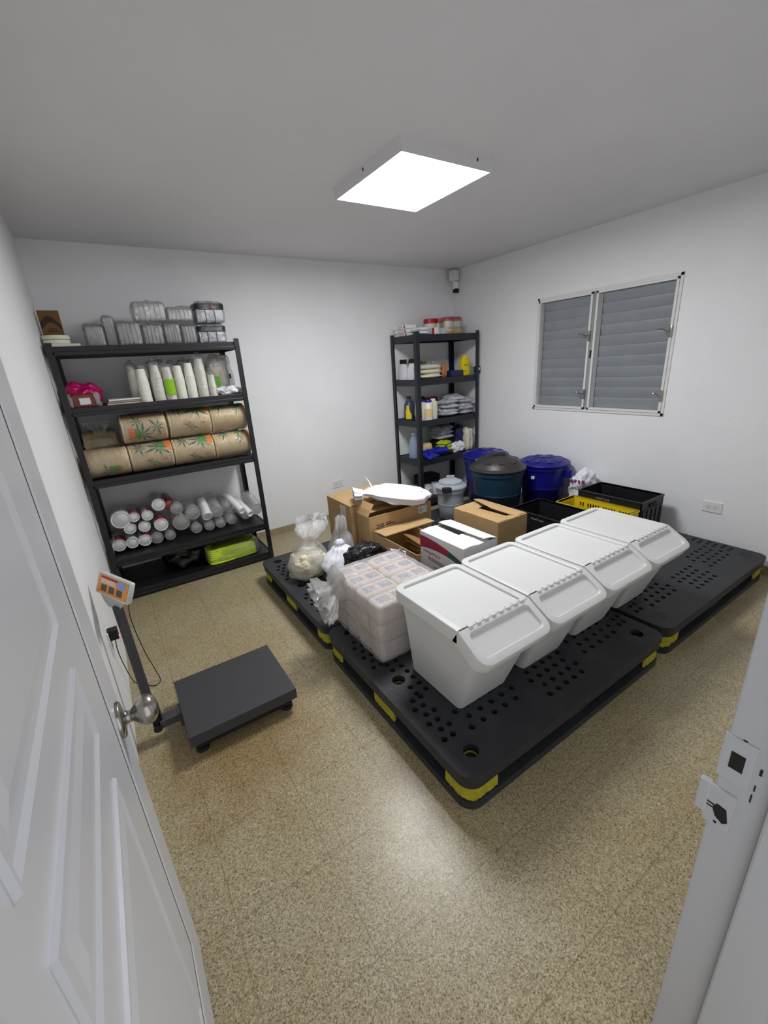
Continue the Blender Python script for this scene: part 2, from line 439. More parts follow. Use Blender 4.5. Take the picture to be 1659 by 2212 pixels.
# strike plates on the latch jamb
sp = MB().box(JX1-.0030, JX1+.001, YF-.038, YF+.004, .840, .925, .001)
a = sp.build('strike_plate', 'jamb', trim)
MB().box(JX1-.0036, JX1-.0028, YF-.027, YF-.009, .866, .898).build('latch_hole', 'black', a)
sp = MB(); sp.box(JX1-.0045, JX1+.001, YF-.030, YF+.006, .735, .815, .001)
sp.box(JX1-.006, JX1+.006, YF+.004, YF+.020, .75, .815, .002)
a = sp.build('strike_plate', 'jamb', trim)
h = MB(); h.slab([(JX1-.0052, YF-.027, .757), (JX1-.0052, YF-.021, .750), (JX1-.0052, YF-.010, .757), (JX1-.0052, YF-.004, .772), (JX1-.0052, YF-.009, .784), (JX1-.0052, YF-.022, .782)], (.0008, 0, 0))
h.box(JX1-.0054, JX1-.0044, YF-.006, YF+.008, .7765, .779)
h.box(JX1-.0054, JX1-.0044, YF-.004, YF+.005, .770, .772)
h.box(JX1-.0054, JX1-.0044, YF-.014, YF-.010, .743, .747)
h.build('latch_hole', 'black', a)
ch = MB()
for (y, z, a1, b1) in ((-.018, .925, .005, .002), (-.045, .886, .003, .006), (-.044, .852, .0015, .006), (-.017, .848, .006, .0012), (-.016, .843, .005, .001), (-.043, .83, .0016, .008)):
    ch.box(JX1-.0014, JX1-.0003, YF+y-a1, YF+y, z-b1, z+b1)
ch.build('paint_chips', 'black', trim)

# door leaf, swung open 90 degrees along the left wall
DX, DY0, DY1 = -.115, .148, .945
d = MB().box(DX-.036, DX, DY0, DY1, .008, 2.045, .0015)
door = struct(d.build('door_1', 'door')); ORG['door_1'] = Vector((0, 0, 0))
def molding(y0, y1, z0, z1, w=.016, d=.006, field=True):
    """raised ogee frame + raised field on the room face of the door"""
    mb = MB(); X = DX
    def ring(i, x): return [(x, y0+i, z0+i), (x, y1-i, z0+i), (x, y1-i, z1-i), (x, y0+i, z1-i)]
    rings = [ring(0, X), ring(.002, X+d), ring(w*.45, X+d), ring(w, X+.001)]
    if field:
        rings += [ring(w+.012, X+.0012), ring(w+.030, X+d*.9), ring(w+.031, X+d*.9)]
        mb.loft(rings, False, True)
    else: mb.loft(rings, False, False)
    return mb
for (y0, y1, z0, z1, fld) in ((.205, .805, .235, 1.86, False), (.275, .645, .30, .93, True), (.275, .645, 1.015, 1.135, True), (.275, .645, 1.20, 1.78, True)):
    molding(y0, y1, z0, z1, field=fld, w=.014 if fld else .011, d=.0045 if fld else .0035).build('molding', 'door', door)
KY, KZ = .872, .856
k = MB().lathe([(.001, 0), (.037, 0), (.037, .005), (.034, .008), (.016, .011), (.012, .016), (.0125, .024), (.018, .029), (.026, .034), (.0305, .043), (.031, .051), (.028, .061), (.020, .068), (.009, .072), (.001, .0722)], (DX, KY, KZ), 40, 'x')
kn = k.build('door_knob', 'nickel', door, True, 50)
MB().lathe([(.001, 0), (.033, 0), (.033, .005), (.012, .012), (.012, .022), (.001, .0225)], (DX-.0585, KY, KZ), 24, 'x').build('rosette', 'nickel', door, True)

# ------------------------------------------------------------------ window with metal louvers
win = bpy.data.objects.new('window_1', None); C.objects.link(win); win.location = (XR, (WY0+WY1)/2, WZ0); win['kind'] = 'structure'
ORG['window_1'] = Vector(win.location)
f = MB()
f.box(XR-.008, XR+.07, WY0, WY1, WZ0, WZ0+.022, .002); f.box(XR-.008, XR+.07, WY0, WY1, WZ1-.022, WZ1, .002)
f.box(XR-.008, XR+.07, WY0, WY0+.020, WZ0, WZ1, .002); f.box(XR-.008, XR+.07, WY1-.020, WY1, WZ0, WZ1, .002)
f.build('outer_frame', 'alu', win)
SM = 2.168
f = MB().box(XR-.002, XR+.06, SM-.016, SM+.016, WZ0+.02, WZ1-.02, .001); f.build('mullion', 'grey', win)
MB().box(XR-.006, XR-.001, SM-.007, SM+.007, 1.44, 1.50, .001).build('lock_block', 'black', win)
for (a, b) in ((WY0+.020, SM-.016), (SM+.016, WY1-.020)):
    s = MB()
    s.box(XR-.016, XR+.03, a, a+.017, WZ0+.022, WZ1-.022, .0015); s.box(XR-.016, XR+.03, b-.017, b, WZ0+.022, WZ1-.022, .0015)
    s.box(XR-.014, XR+.03, a, b, WZ0+.022, WZ0+.040, .0015); s.box(XR-.014, XR+.03, a, b, WZ1-.040, WZ1-.022, .0015)
    sash = s.build('sash', 'alu', win)
    c = MB()
    for yy in (a+.006, b-.006):
        for zz in (WZ0+.031, WZ1-.031): c.box(XR-.0175, XR-.0155, yy-.007, yy+.007, zz-.008, zz+.008)
    c.build('corner_keys', 'black', sash)
    nl = 11; zz0, zz1 = WZ0+.040, WZ1-.040; st = (zz1-zz0)/nl
    for i in range(nl):
        z = zz0+st*i; l = MB()
        l.loft([[(XR+.018, y, z+st+.004), (XR+.016, y, z+st*.95), (XR+.024, y, z+st*.5), (XR+.031, y, z+.001), (XR+.035, y, z+.003), (XR+.028, y, z+st*.5), (XR+.021, y, z+st+.004)] for y in (a+.017, b-.017)])
        l.build('louver', 'louver', sash, True, 60)
    MB().box(XR+.01, XR+.03, b-.040, b-.017, zz0, zz1).build('side_channel', 'grey', sash)
MB().box(XR+.062, XR+.07, WY0+.02, WY1-.02, WZ0+.02, WZ1-.02).build('back_panel', 'louver_d', win)
def crank(y, z, dy):
    c = MB(); c.box(XR-.026, XR-.014, y-.008, y+.008, z-.05, z+.03, .003)
    c.tube([(XR-.024, y, z-.005), (XR-.040, y+dy*.3, z-.008), (XR-.055, y+dy*.7, z+.006), (XR-.058, y+dy*1.0, z+.012), (XR-.060, y+dy*1.35, z+.008)], .0045, 8)
    c.build('crank_handle', 'nickel', win, True)
crank(SM+.018, 1.62, .05); crank(SM+.018, 1.16, .05); crank(WY0+.026, 1.60, .05); crank(WY0+.026, 1.16, .03)

# ------------------------------------------------------------------ ceiling lamp
t = thing('ceiling_light', 'square white surface-mounted LED panel glowing on the ceiling', 'ceiling light', (1.57, 2.044, H))
LX0, LX1, LY0, LY1 = 1.305, 1.835, 1.748, 2.34
f = MB(); o0 = [(LX0-.012, LY0-.012), (LX1+.012, LY0-.012), (LX1+.012, LY1+.012), (LX0-.012, LY1+.012)]
i0 = [(LX0+.003, LY0+.003), (LX1-.003, LY0+.003), (LX1-.003, LY1-.003), (LX0+.003, LY1-.003)]
f.loft([[(x, y, H) for x, y in o0], [(x, y, H-.053) for x, y in [(LX0-.004, LY0-.004), (LX1+.004, LY0-.004), (LX1+.004, LY1+.004), (LX0-.004, LY1+.004)]], [(x, y, H-.053) for x, y in i0], [(x, y, H-.047) for x, y in i0]], True, False)
f.build('lamp_frame', 'frame', t)
MB().box(LX0+.003, LX1-.003, LY0+.003, LY1-.003, H-.050, H-.046).build('diffuser', 'diff', t)
MB().box(LX1-.16, LX1-.154, LY1+.004, LY1+.0125, H-.024, H-.012).build('screw', 'black', t)
for (x0, x1, y0, y1) in ((LX1-.10, LX1-.094, LY0-.0125, LY0-.004), (LX0-.0125, LX0-.004, LY1-.30, LY1-.294)): MB().box(x0, x1, y0, y1, H-.026, H-.014).build('screw', 'black', t)

# ------------------------------------------------------------------ security camera in the corner
t = thing('security_camera', 'small white security camera with black lens, high in the far corner', 'security camera', (3.40, 3.74, 2.36))
MB().box(3.375, 3.445, 3.70, 3.78, 2.275, 2.375, .006).build('junction_box', 'white', t)
MB().tube([(3.405, 3.735, 2.285), (3.402, 3.72, 2.25), (3.398, 3.705, 2.235)], .018, 12).build('bracket', 'white', t, True)
MB().lathe([(.001, .0), (.022, 0), (.028, .01), (.028, .07), (.001, .071)], (3.392, 3.69, 2.185), 20).build('camera_body', 'white', t, True)
MB().box(3.368, 3.416, 3.664, 3.714, 2.155, 2.198, .008).build('lens', 'rubber', t, True)

# ------------------------------------------------------------------ wall outlets
def outlet(loc, nrm, label, horiz=True):
    t = thing('wall_outlet', label, 'outlet', loc)
    u = Vector((0, 1, 0)) if abs(nrm[0]) else Vector((1, 0, 0)); n = Vector(nrm); z = Vector((0, 0, 1)); L = Vector(loc)
    hw, hh = (.060, .038) if horiz else (.038, .060)
    def bx(a, b, c, d, t0, t1, bev=0):
        p = [L+u*a+z*c+n*t0, L+u*b+z*d+n*t1]
        lo = [min(p[0][i], p[1][i]) for i in range(3)]; hi = [max(p[0][i], p[1][i]) for i in range(3)]
        return lo[0], hi[0], lo[1], hi[1], lo[2], hi[2], bev
    MB().box(*bx(-hw, hw, 0, 2*hh, 0, .007, .002)).build('cover_plate', 'white', t)
    for s_ in (-1, 1):
        if horiz: MB().box(*bx(s_*.021-.015, s_*.021+.015, hh-.016, hh+.016, .007, .0085, .0004)).build('socket', 'paper', t)
        else: MB().box(*bx(-.016, .016, hh+s_*.021-.015, hh+s_*.021+.015, .007, .0085, .0004)).build('socket', 'paper', t)
    for s_ in (-1, 1):
        for q in (-.006, .006):
            b6 = bx(s_*.021-.005, s_*.021+.005, hh+q-.001, hh+q+.001, .0085, .009) if horiz else bx(q-.001, q+.001, hh+s_*.021-.005, hh+s_*.021+.005, .0085, .009)
            MB().box(*b6).build('slot', 'ink', t)
    return t
outlet((1.865, YB, .328), (0, -1, 0), 'white horizontal outlet plate on the back wall behind the large carton')
outlet((XR, 1.13, .352), (-1, 0, 0), 'white horizontal outlet plate low on the window wall')
outlet((XL, 2.03, .35), (1, 0, 0), 'white outlet plate on the left wall with a black adapter plugged in', horiz=False)

# ------------------------------------------------------------------ pallets
def hole_pattern(kind):
    H_ = []; rx, ry = (.0135, .0135)
    W_, D_ = 1.33, 1.10
    def patch(cx, cy, nx, ny, dx, dy, stag):
        for i in range(nx):
            for j in range(ny):
                x = cx+(i-(nx-1)/2)*dx+(dx*.5 if stag and j % 2 else 0); y = cy+(j-(ny-1)/2)*dy
                H_.append((x, y))
    for cx in (.30, 1.03):
        for cy in (.24, .86): patch(cx, cy, 5, 4, .062, .048, True)
    for cy in (.17, .93): patch(.665, cy, 5, 4, .055, .048, True)
    for cx in (.14, 1.19): patch(cx, .55, 2, 6, .05, .046, False)
    patch(.665, .55, 5, 5, .066, .052, True)
    for cy in (.30, .80): patch(.075, cy, 2, 6, .042, .045, True); patch(1.255, cy, 2, 6, .042, .045, True)
    patch(.38, .55, 2, 4, .05, .05, True); patch(.95, .55, 2, 4, .05, .05, True)
    return H_
def make_pallet(kind, label, loc):
    t = thing('plastic_pallet', label, 'pallet', loc, 'black plastic pallets pushed together on the floor')
    X0, Y0 = loc[0], loc[1]; W_, D_ = 1.33, 1.10
    big = [(x, y) for x in (.10, 1.23) for y in (.095, .55, 1.005)]
    small = [p for p in hole_pattern(kind) if all((p[0]-b[0])**2+(p[1]-b[1])**2 > .062**2 for b in big)]
    holes = [circ(X0+x, Y0+y, .0135, .0135, 10) for x, y in small]
    if kind == 'lift': holes += [circ(X0+x, Y0+y, .030, .030, 20) for x, y in big if (x, y) != (.665, .55)]
    deck = plate(rrect(X0, X0+W_, Y0, Y0+D_, .065, 6), holes, .134, .160)
    MB().add_mesh(deck).build('top_deck', 'pallet', t)
    rim = MB()
    o = rrect(X0+.004, X0+W_-.004, Y0+.004, Y0+D_-.004, .062, 6); i = rrect(X0+.016, X0+W_-.016, Y0+.016, Y0+D_-.016, .052, 6)
    rim.loft([[(x, y, .136) for x, y in i], [(x, y, .102) for x, y in i], [(x, y, .102) for x, y in o], [(x, y, .136) for x, y in o]], False, False)
    rim.build('rim', 'pallet', t)
    # ribs below the deck stop the view through the holes
    MB().box(X0+.03, X0+W_-.03, Y0+.03, Y0+D_-.03, .118, .122).build('under_web', 'rubber', t)
    win_ = [rrect(X0+a0, X0+a1, Y0+b0, Y0+b1, .02, 3) for a0, a1 in ((.15, .60), (.73, 1.18)) for b0, b1 in ((.15, .49), (.61, .95))]
    bot = MB().add_mesh(plate(rrect(X0+.006, X0+W_-.006, Y0+.006, Y0+D_-.006, .062, 6), win_, 0, .034))
    bot.build('bottom_deck', 'pallet', t)
    for bx_ in ((.03, .175), (.585, .745), (1.155, 1.30)):
        for by in ((.03, .165), (.47, .63), (.935, 1.07)):
            MB().add_mesh(plate(rrect(X0+bx_[0]+.006, X0+bx_[1]-.006, Y0+by[0]+.006, Y0+by[1]-.006, .03, 5), [circ(X0+sum(bx_)/2, Y0+sum(by)/2, .028, .028, 20)], .027, .1175)).build('block', 'pallet', t)
    # ragged yellow bands wrapped round the outer blocks
    rn = random.Random(int(X0*10+Y0*100))
    cs = []
    def band(pts, name='yellow_band'):
        mb = MB(); top, bt, ti, bi = [], [], [], []
        P = [Vector((p[0], p[1], 0)) for p in pts]; Q = []
        for a, b in zip(P[:-1], P[1:]):
            m_ = max(2, int((b-a).length/.007))
            for q in range(m_): Q.append(a+(b-a)*q/m_)
        Q.append(P[-1])
        cc = sum(Q, Vector())/len(Q)
        rings = []
        for q in Q:
            zt = .103; zb = .042-rn.random()*.010
            inn = (Vector((X0+W_/2, Y0+D_/2, 0))-q).normalized()*.012
            rings.append([(q.x, q.y, zb), (q.x, q.y, zt), (q.x+inn.x, q.y+inn.y, zt), (q.x+inn.x, q.y+inn.y, zb)])
        mb.loft(rings); mb.build(name, 'yellow', t)
    i_ = .013; L1, L2 = .14, .125
    def corner(cx, cy, sx, sy):
        r = .05; pts = [(cx, cy+sy*L2)]
        for k in range(7):
            a = PI/2*k/6
            pts.append((cx+sx*(r-r*cos(a)), cy+sy*(r-r*sin(a))))
        pts.append((cx+sx*L1, cy)); band(pts)
    corner(X0+i_, Y0+i_, 1, 1); corner(X0+W_-i_, Y0+i_, -1, 1); corner(X0+i_, Y0+D_-i_, 1, -1); corner(X0+W_-i_, Y0+D_-i_, -1, -1)
    band([(X0+i_, Y0+.47), (X0+i_, Y0+.63)]); 
    if kind == 'lift':
        for (x, y) in big:
            if (x, y) == (.665, .55): continue
            mb = MB(); n = 24; c0 = (X0+x, Y0+y)
            rings = [[(c0[0]+r*cos(2*PI*q/n), c0[1]+r*sin(2*PI*q/n), z) for q in range(n)] for r, z in ((.0275, .128), (.0275, .07), (.024, .07), (.024, .128), (.0275, .128))]
            mb.loft(rings, False, False)
            mb.lathe([(.001, .06), (.027, .06), (.027, .072), (.001, .072)], (c0[0], c0[1], 0), 24)
            mb.build('yellow_socket', 'yellow', t, True)
    else:
        for (x, y) in big:
            if (x, y) == (.665, .55) : continue
            mb = MB()
            for q in range(10):
                a = 2*PI*q/10; mb.box(X0+x+.03*cos(a)-.004, X0+x+.03*cos(a)+.004, Y0+y+.03*sin(a)-.004, Y0+y+.03*sin(a)+.004, .1598, .1622, .001)
            for q in range(5):
                a = 2*PI*q/5; mb.box(X0+x+.014*cos(a)-.003, X0+x+.014*cos(a)+.003, Y0+y+.014*sin(a)-.003, Y0+y+.014*sin(a)+.003, .1598, .1622, .001)
            mb.build('embossed_ring', 'pallet', t)
    return t
make_pallet('lift', 'black plastic pallet nearest the doorway, under the first three white bins', (.733, .745, 0))
make_pallet('plain', 'black plastic pallet running to the window wall, its right half empty', (2.098, .752, 0))
make_pallet('lift', 'black plastic pallet under the tied bags and large brown cartons', (.738, 1.862, 0))
make_pallet('plain', 'black plastic pallet at the back under the round lidded cans', (2.100, 1.870, 0))
PZ = .160

# ------------------------------------------------------------------ white flip-lid bins
def make_bin(x, y, label):
    """x,y = left/front corner of the lid hinge line"""
    t = thing('storage_bin', label, 'storage bin', (x+.187, y+.15, PZ), 'four white flip-lid bins in a row')
    W_ = .378
    def ring(x0, x1, y0, y1, r, zf):
        p = rrect(x0, x1, y0, y1, r, 5); out = []
        n = len(p)
        for i in range(n):
            a, b = p[i], p[(i+1) % n]; out.append(a)
            if abs(a[0]-b[0]) < 1e-6 and abs(a[1]-b[1]) > .05:       # long x-sides: extra vertex at the hinge
                fr = .28 if b[1] > a[1] else .72
                out.append((a[0], a[1]+(b[1]-a[1])*fr))
            elif abs(a[1]-b[1]) < 1e-6 and abs(a[0]-b[0]) > .05: out.append(((a[0]+b[0])/2, a[1]))
        return [(q[0], q[1], zf(q[1])) for q in out]
    top = .565
    def ztop(yy): return top if yy >= y else top-(y-yy)*.60
    b = MB()
    b.loft([ring(x+.058, x+W_-.050, y+.050, y+.365, .022, lambda q: PZ+.0), ring(x+.052, x+W_-.044, y+.046, y+.369, .028, lambda q: PZ+.008),
            ring(x+.036, x+W_-.034, y-.050, y+.388, .030, lambda q: .415), ring(x+.024, x+W_-.024, y-.082, y+.395, .034, lambda q: ztop(q)-.050),
            ring(x+.020, x+W_-.020, y-.088, y+.400, .034, lambda q: ztop(q)-.008)])
    b.build('bin_body', 'bin', t, True, 40)
    def cover(name, x0, x1, v0, v1, round_back, f, hinge_in, gr, skirt):
        mb = MB(); cr = (0.02, 0.02, 1, 1) if round_back else (1, 1, 0.02, 0.02)
        def rg(i, ih, z, rr):
            a0 = v0+(ih if round_back else i); a1 = v1-(i if round_back else ih)
            return [f(px, py, z) for px, py in rrect(x0+i, x1-i, a0, a1, max(rr, .004), 6, cr if i < .02 else (1, 1, 1, 1) if not round_back else (.15, .15, 1, 1))]
        mb.loft([rg(.003, .0, -skirt, .048), rg(0, 0, -skirt+.004, .05), rg(0, 0, -.007, .05), rg(.002, .0005, -.002, .048), rg(.007, .001, 0, .043),
                 rg(.029, hinge_in, 0, .022), rg(.032, hinge_in+.003, -.002, .02), rg(.034, hinge_in+.005, -gr, .018), rg(.040, hinge_in+.011, -gr-.0005, .014)], False, True)
        return mb.build(name, 'bin', t, True, 30)
    zl = .588
    cover('lid', x, x+W_, y+.002, y+.415, True, lambda a, c, z: (a, c, zl+z), .004, .012, .058)
    ang = math.radians(30.5); ca, sa = cos(ang), sin(ang)
    def ff(a, c, z):     # c runs from -L (front) to 0 (hinge)
        return (a, y-.003+c*ca-z*sa, zl+c*sa+z*ca)
    cover('flap', x, x+W_, -.155, 0, False, ff, .020, .012, .064)
    hg = MB()
    for i in range(8):
        xx = x+.050+i*.0395
        hg.box(xx, xx+.020, y-.010, y+.006, zl-.006, zl+.0035, .0015)
        hg.box(xx+.020, xx+.0395, y-.005, y+.001, zl-.006, zl+.001)
    hg.build('hinge', 'bin', t)
    MB().box(x+.012, x+W_-.012, y-.0022, y+.0012, zl-.008, zl-.0008).build('hinge_gap', 'black', t)
    return t
BX, BY = .872, .952
make_bin(BX, BY, 'white flip-lid bin nearest the doorway, beside the wrapped tissue bundle')
make_bin(BX+.386, BY+.004, 'white flip-lid bin second from the doorway, in front of the white printed carton')
make_bin(BX+.774, BY+.010, 'white flip-lid bin third from the doorway, in front of the open brown carton')
make_bin(BX+1.163, BY+.014, 'white flip-lid bin farthest from the doorway, in front of the yellow crate')

# ------------------------------------------------------------------ steel shelf (left)
def level_set(t, x0, x1, y0, y1, zs, m, bh, lip=True):
    for z in zs:
        s = MB()
        s.box(x0, x1, y0, y0+.016, z-bh, z, .003); s.box(x0, x1, y1-.016, y1, z-bh, z, .003)
        s.box(x0, x0+.014, y0, y1, z-bh, z, .003); s.box(x1-.014, x1, y0, y1, z-bh, z, .003)
        if lip: s.box(x0+.02, x1-.02, y0-.008, y0+.004, z-bh, z-bh*.55, .004)
        sh = s.build('shelf_frame', m, t)
        MB().box(x0+.012, x1-.012, y0+.012, y1-.012, z-.016, z-.006, .001).build('shelf_panel', m, sh)
t = thing('steel_shelf', 'wide black five-tier steel shelf against the back wall on the left', 'shelf', (.375, 3.55, 0))
AX0, AX1, AY0, AY1 = -.188, .940, 3.30, 3.765
def lpost(x, y, sx, sy, z1, w=.036, th=.004):
    mb = MB(); a = (x, y); 
    pts = [(0, 0), (w, 0), (w, th), (th, th), (th, w), (0, w)]
    P = [(x+sx*p[0], y+sy*p[1]) for p in pts]
    if sx*sy < 0: P = P[::-1]
    return mb.loft([[(p[0], p[1], 0) for p in P], [(p[0], p[1], z1) for p in P]])
for (x, y, sx, sy) in ((AX0, AY0, 1, 1), (AX1, AY0, -1, 1), (AX0, AY1, 1, -1), (AX1, AY1, -1, -1)):
    lpost(x, y-.004*sy, sx, sy, 1.738).build('post', 'steel', t)
LV = [.067, .322, .893, 1.360, 1.718]
level_set(t, AX0+.005, AX1-.005, AY0+.004, AY1-.004, LV, 'steel', .052)
S1, S2, S3, S4, S5 = LV[4]-.006, LV[3]-.006, LV[2]-.006, LV[1]-.006, LV[0]-.006

# small plastic shelf (far corner)
t = thing('corner_shelf', 'narrow blue-black five-tier shelf in the far corner', 'shelf', (3.02, 3.59, 0))
BX0, BX1, BY0, BY1 = 2.605, 3.425, 3.385, 3.80
for (x, y, sx, sy) in ((BX0, BY0, 1, 1), (BX1, BY0, -1, 1), (BX0, BY1, 1, -1), (BX1, BY1, -1, -1)):
    lpost(x, y-.003*sy, sx, sy, 1.765, .042, .006).build('post', 'steel_b', t)
LW = [.105, .535, .935, 1.335, 1.742]
level_set(t, BX0+.004, BX1-.004, BY0+.004, BY1-.004, LW, 'steel_b', .062, False)
T1, T2, T3, T4, T5 = LW[4]-.006, LW[3]-.006, LW[2]-.006, LW[1]-.006, LW[0]-.006

# ------------------------------------------------------------------ platform scale
t = thing('platform_scale', 'dark grey platform scale with column and orange keypad, beside the door', 'scale', (.15, 1.78, 0))
MB().box(-.012, .452, 1.578, 1.985, .066, .120, .004).build('platform', 'scale', t)
MB().box(.01, .43, 1.60, 1.965, .030, .068, .002).build('base_frame', 'rubber', t)
for x in (.03, .41):
    for y in (1.625, 1.94): MB().lathe([(.001, 0), (.026, 0), (.028, .006), (.024, .016), (.010, .02), (.010, .036), (.001, .036)], (x, y, 0), 18).build('foot', 'rubber', t, True)
b = MB(); b.box(-.10, .02, 1.772, 1.822, .062, .100, .003); b.box(-.025, .012, 1.765, 1.83, .035, .108, .003)
b.build('column_arm', 'scale_arm', t)
b = MB(); b.box(-.128, -.095, 1.785, 1.825, .085, .150, .006)
for q in range(3): b.box(-.113+q*.010, -.108+q*.010, 1.778, 1.83, .075, .155, .002)
b.lathe([(.001, 0), (.018, 0), (.018, .03), (.001, .03)], (-.112, 1.80, .070), 16, 'y')
b.lathe([(.001, 0), (.013, 0), (.013, .04), (.001, .04)], (-.115, 1.822, .088), 14, 'y')
b.build('hinge_clamp', 'steel', t)
MB().tube([(-.118, 1.812, .10), (-.122, 1.828, .36), (-.127, 1.850, .652)], .0185, 18).build('column', 'scale', t, True)
# display head
bl, br = Vector((-.176, 1.935, .706)), Vector((-.077, 1.743, .694))
tl, trr = Vector((-.155, 1.956, .773)), Vector((-.052, 1.763, .761))
ux = (br-bl).normalized(); uy0 = (tl-bl); uy = (uy0-ux*uy0.dot(ux)).normalized(); un = ux.cross(uy).normalized()
cen = (bl+br+tl+trr)/4; HW, HH = (br-bl).length/2, .042
def fp(a, b_, c=0): return cen+ux*a*HW+uy*b_*HH+un*c
def fbox(a0, a1, b0, b1, c0, c1, mb):
    return mb.loft([[fp(a0, b0, c0), fp(a1, b0, c0), fp(a1, b1, c0), fp(a0, b1, c0)], [fp(a0, b0, c1), fp(a1, b0, c1), fp(a1, b1, c1), fp(a0, b1, c1)]])
hd = MB(); 
hd.loft([[fp(x_, y_, -.008) for x_, y_ in rrect(-1, 1, -1, 1, .12, 4)], [fp(x_, y_, .006) for x_, y_ in rrect(-1.02, 1.02, -1.04, 1.04, .14, 4)], [fp(x_, y_, .010) for x_, y_ in rrect(-1, 1, -1, 1, .12, 4)]])
head = hd.build('display_head', 'body_lg', t, True, 40)
w_ = MB()
def hp(a, b_, z): q_ = fp(a, b_, -.004); return Vector((q_.x, q_.y, z if z else q_.z))
w_.loft([[hp(-.96, -1.05, 0), hp(.70, -1.05, 0), hp(.45, .5, 0), hp(-.96, .5, 0)],
         [hp(-.84, -1.0, .655), hp(.35, -1.0, .662), hp(.3, .1, .670), hp(-.84, .1, .664)],
         [hp(-.66, -.95, .634), hp(.12, -.95, .642), hp(.10, -.1, .646), hp(-.66, -.1, .640)]])
w_.build('rear_housing', 'body_lg', t)
fbox(-.90, .92, -.84, .84, .010, .0115, MB()).build('keypad', 'orange_face', head)
for k in range(3): fbox(-.66+k*.48, -.34+k*.48, -.62, -.02, .0115, .0125, MB()).build('display_window', 'key', head)
fbox(.28, .76, .10, .74, .0115, .0122, MB()).build('key_patch', 'skyblue', head)
fbox(-.74, .26, .56, .74, .0115, .0122, MB()).build('title_strip', 'ink_red', head)
tx = MB()
for r_ in range(4): fbox(-.74, .22-.1*(r_ % 2), .10+r_*.11, .16+r_*.11, .0115, .0121, tx)
tx.build('printed_lines', 'paper', head)
MB().box(-.205, -.165, 2.005, 2.048, .425, .472, .004).build('adapter', 'rubber', t)
MB().lathe([(.001, 0), (.003, 0), (.003, .002), (.001, .002)], (-.164, 2.01, .44), 8, 'x').build('adapter_light', 'led', t)
def spline(P, n=8):
    P = [Vector(p) for p in P]; out = []
    for i in range(len(P)-1):
        p0 = P[max(i-1, 0)]; p1 = P[i]; p2 = P[i+1]; p3 = P[min(i+2, len(P)-1)]
        for k in range(n):
            u = k/n; out.append(.5*((2*p1)+(-p0+p2)*u+(2*p0-5*p1+4*p2-p3)*u*u+(-p0+3*p1-3*p2+p3)*u**3))
    return out+[P[-1]]
MB().tube(spline([(-.182, 2.026, .425), (-.190, 2.06, .34), (-.192, 2.15, .20), (-.178, 2.20, .06), (-.145, 2.235, .005), (-.10, 2.185, .004), (-.068, 2.205, .005), (-.075, 2.22, .06), (-.095, 2.12, .26), (-.104, 2.0, .50), (-.085, 1.80, .675)]), .0022, 6).build('power_cable', 'cable', t, True)

# ------------------------------------------------------------------ tissue bundle in clear film
GX0, GX1, GY0, GY1 = .835, 1.255, 1.425, 1.905
pk = None; nx, ny = 2, 4; px, py, ph = (GX1-GX0)/nx, (GY1-GY0)/ny, .1015
names_x = ['left', 'right']; names_y = ['front', 'second', 'third', 'back']; nz_ = ['bottom', 'middle', 'top']
proto = None
for iz in range(3):
    for ix in range(nx):
        for iy in range(ny):
            lab = 'pink-white tissue pack, %s layer, %s column, %s row of the wrapped bundle' % (nz_[iz], names_x[ix], names_y[iy])
            loc = (GX0+px*(ix+.5), GY0+py*(iy+.5), PZ+ph*iz)
            if proto is None:
                o = thing('tissue_pack', lab, 'tissue pack', loc, 'tissue packs in the wrapped bundle')
                blob((loc[0], loc[1], loc[2]), (px*.985, py*.975, ph*.995), 7, .003, 6, 3, 9).build('wrapper', 'napkin', o, True, 80)
                q = MB()
                for sx_ in (-.045, .045):
                    for r_ in range(4): q.box(loc[0]+sx_-.032+.006*(r_ % 2), loc[0]+sx_+.032, loc[1]-.026+r_*.014, loc[1]-.018+r_*.014, loc[2]+ph*.975, loc[2]+ph*.995)
                q.build('print', 'nap_print', o)
                proto = o
            else: clone(proto, loc, lab)
t = thing('film_wrap', 'clear plastic film stretched round the tissue bundle, gathered at its left end', 'plastic wrap', ((GX0+GX1)/2, (GY0+GY1)/2, PZ), None)
bm_ = MB(); hx, hy, hz = (GX1-GX0)/2+.010, (GY1-GY0)/2+.010, .158
bmesh.ops.create_cube(bm_.b, size=2); bmesh.ops.subdivide_edges(bm_.b, edges=bm_.b.edges[:], cuts=24, use_grid_fill=True)
for v in bm_.b.verts:
    p = v.co.copy(); l = (abs(p.x)**20+abs(p.y)**20+abs(p.z)**20)**(1/20); p /= l
    q = Vector((p.x*hx, p.y*hy, p.z*hz)); q += p.normalized()*max(0, noise.noise(q*22)*.008)
    q.z = max(q.z, -hz*.985)
    v.co = q+Vector(((GX0+GX1)/2, (GY0+GY1)/2, PZ+hz*.985))
bm_.build('film', 'haze', t, True, 70)
g = sack((0, 0, 0), [(.10, -.05, .05), (.075, .0, .10), (.045, .04, .25), (.065, .085, .28), (.092, .13, .28), (.10, .175, .30)], 1.0, .95, k=9, seed=4, nz=.02)
g.xf(lambda p: (GX0-.010-p.z*.62-p.x*.25, GY1-.075+p.y*1.2, PZ+.235+p.x*1.15-p.z*.35))
g.build('gathered_end', 'haze', t, True, 70)
g = sack((0, 0, 0), [(.05, -.02, .05), (.070, .02, .10), (.055, .06, .28), (.02, .085, .32)], 1.0, .5, k=7, seed=8, nz=.02)
g.xf(lambda p: (GX0+.10+p.x*1.7, GY1-.005+p.z*.8, PZ+.262+p.y*.8-p.z*.4))
g.build('gathered_end', 'haze', t, True, 70)

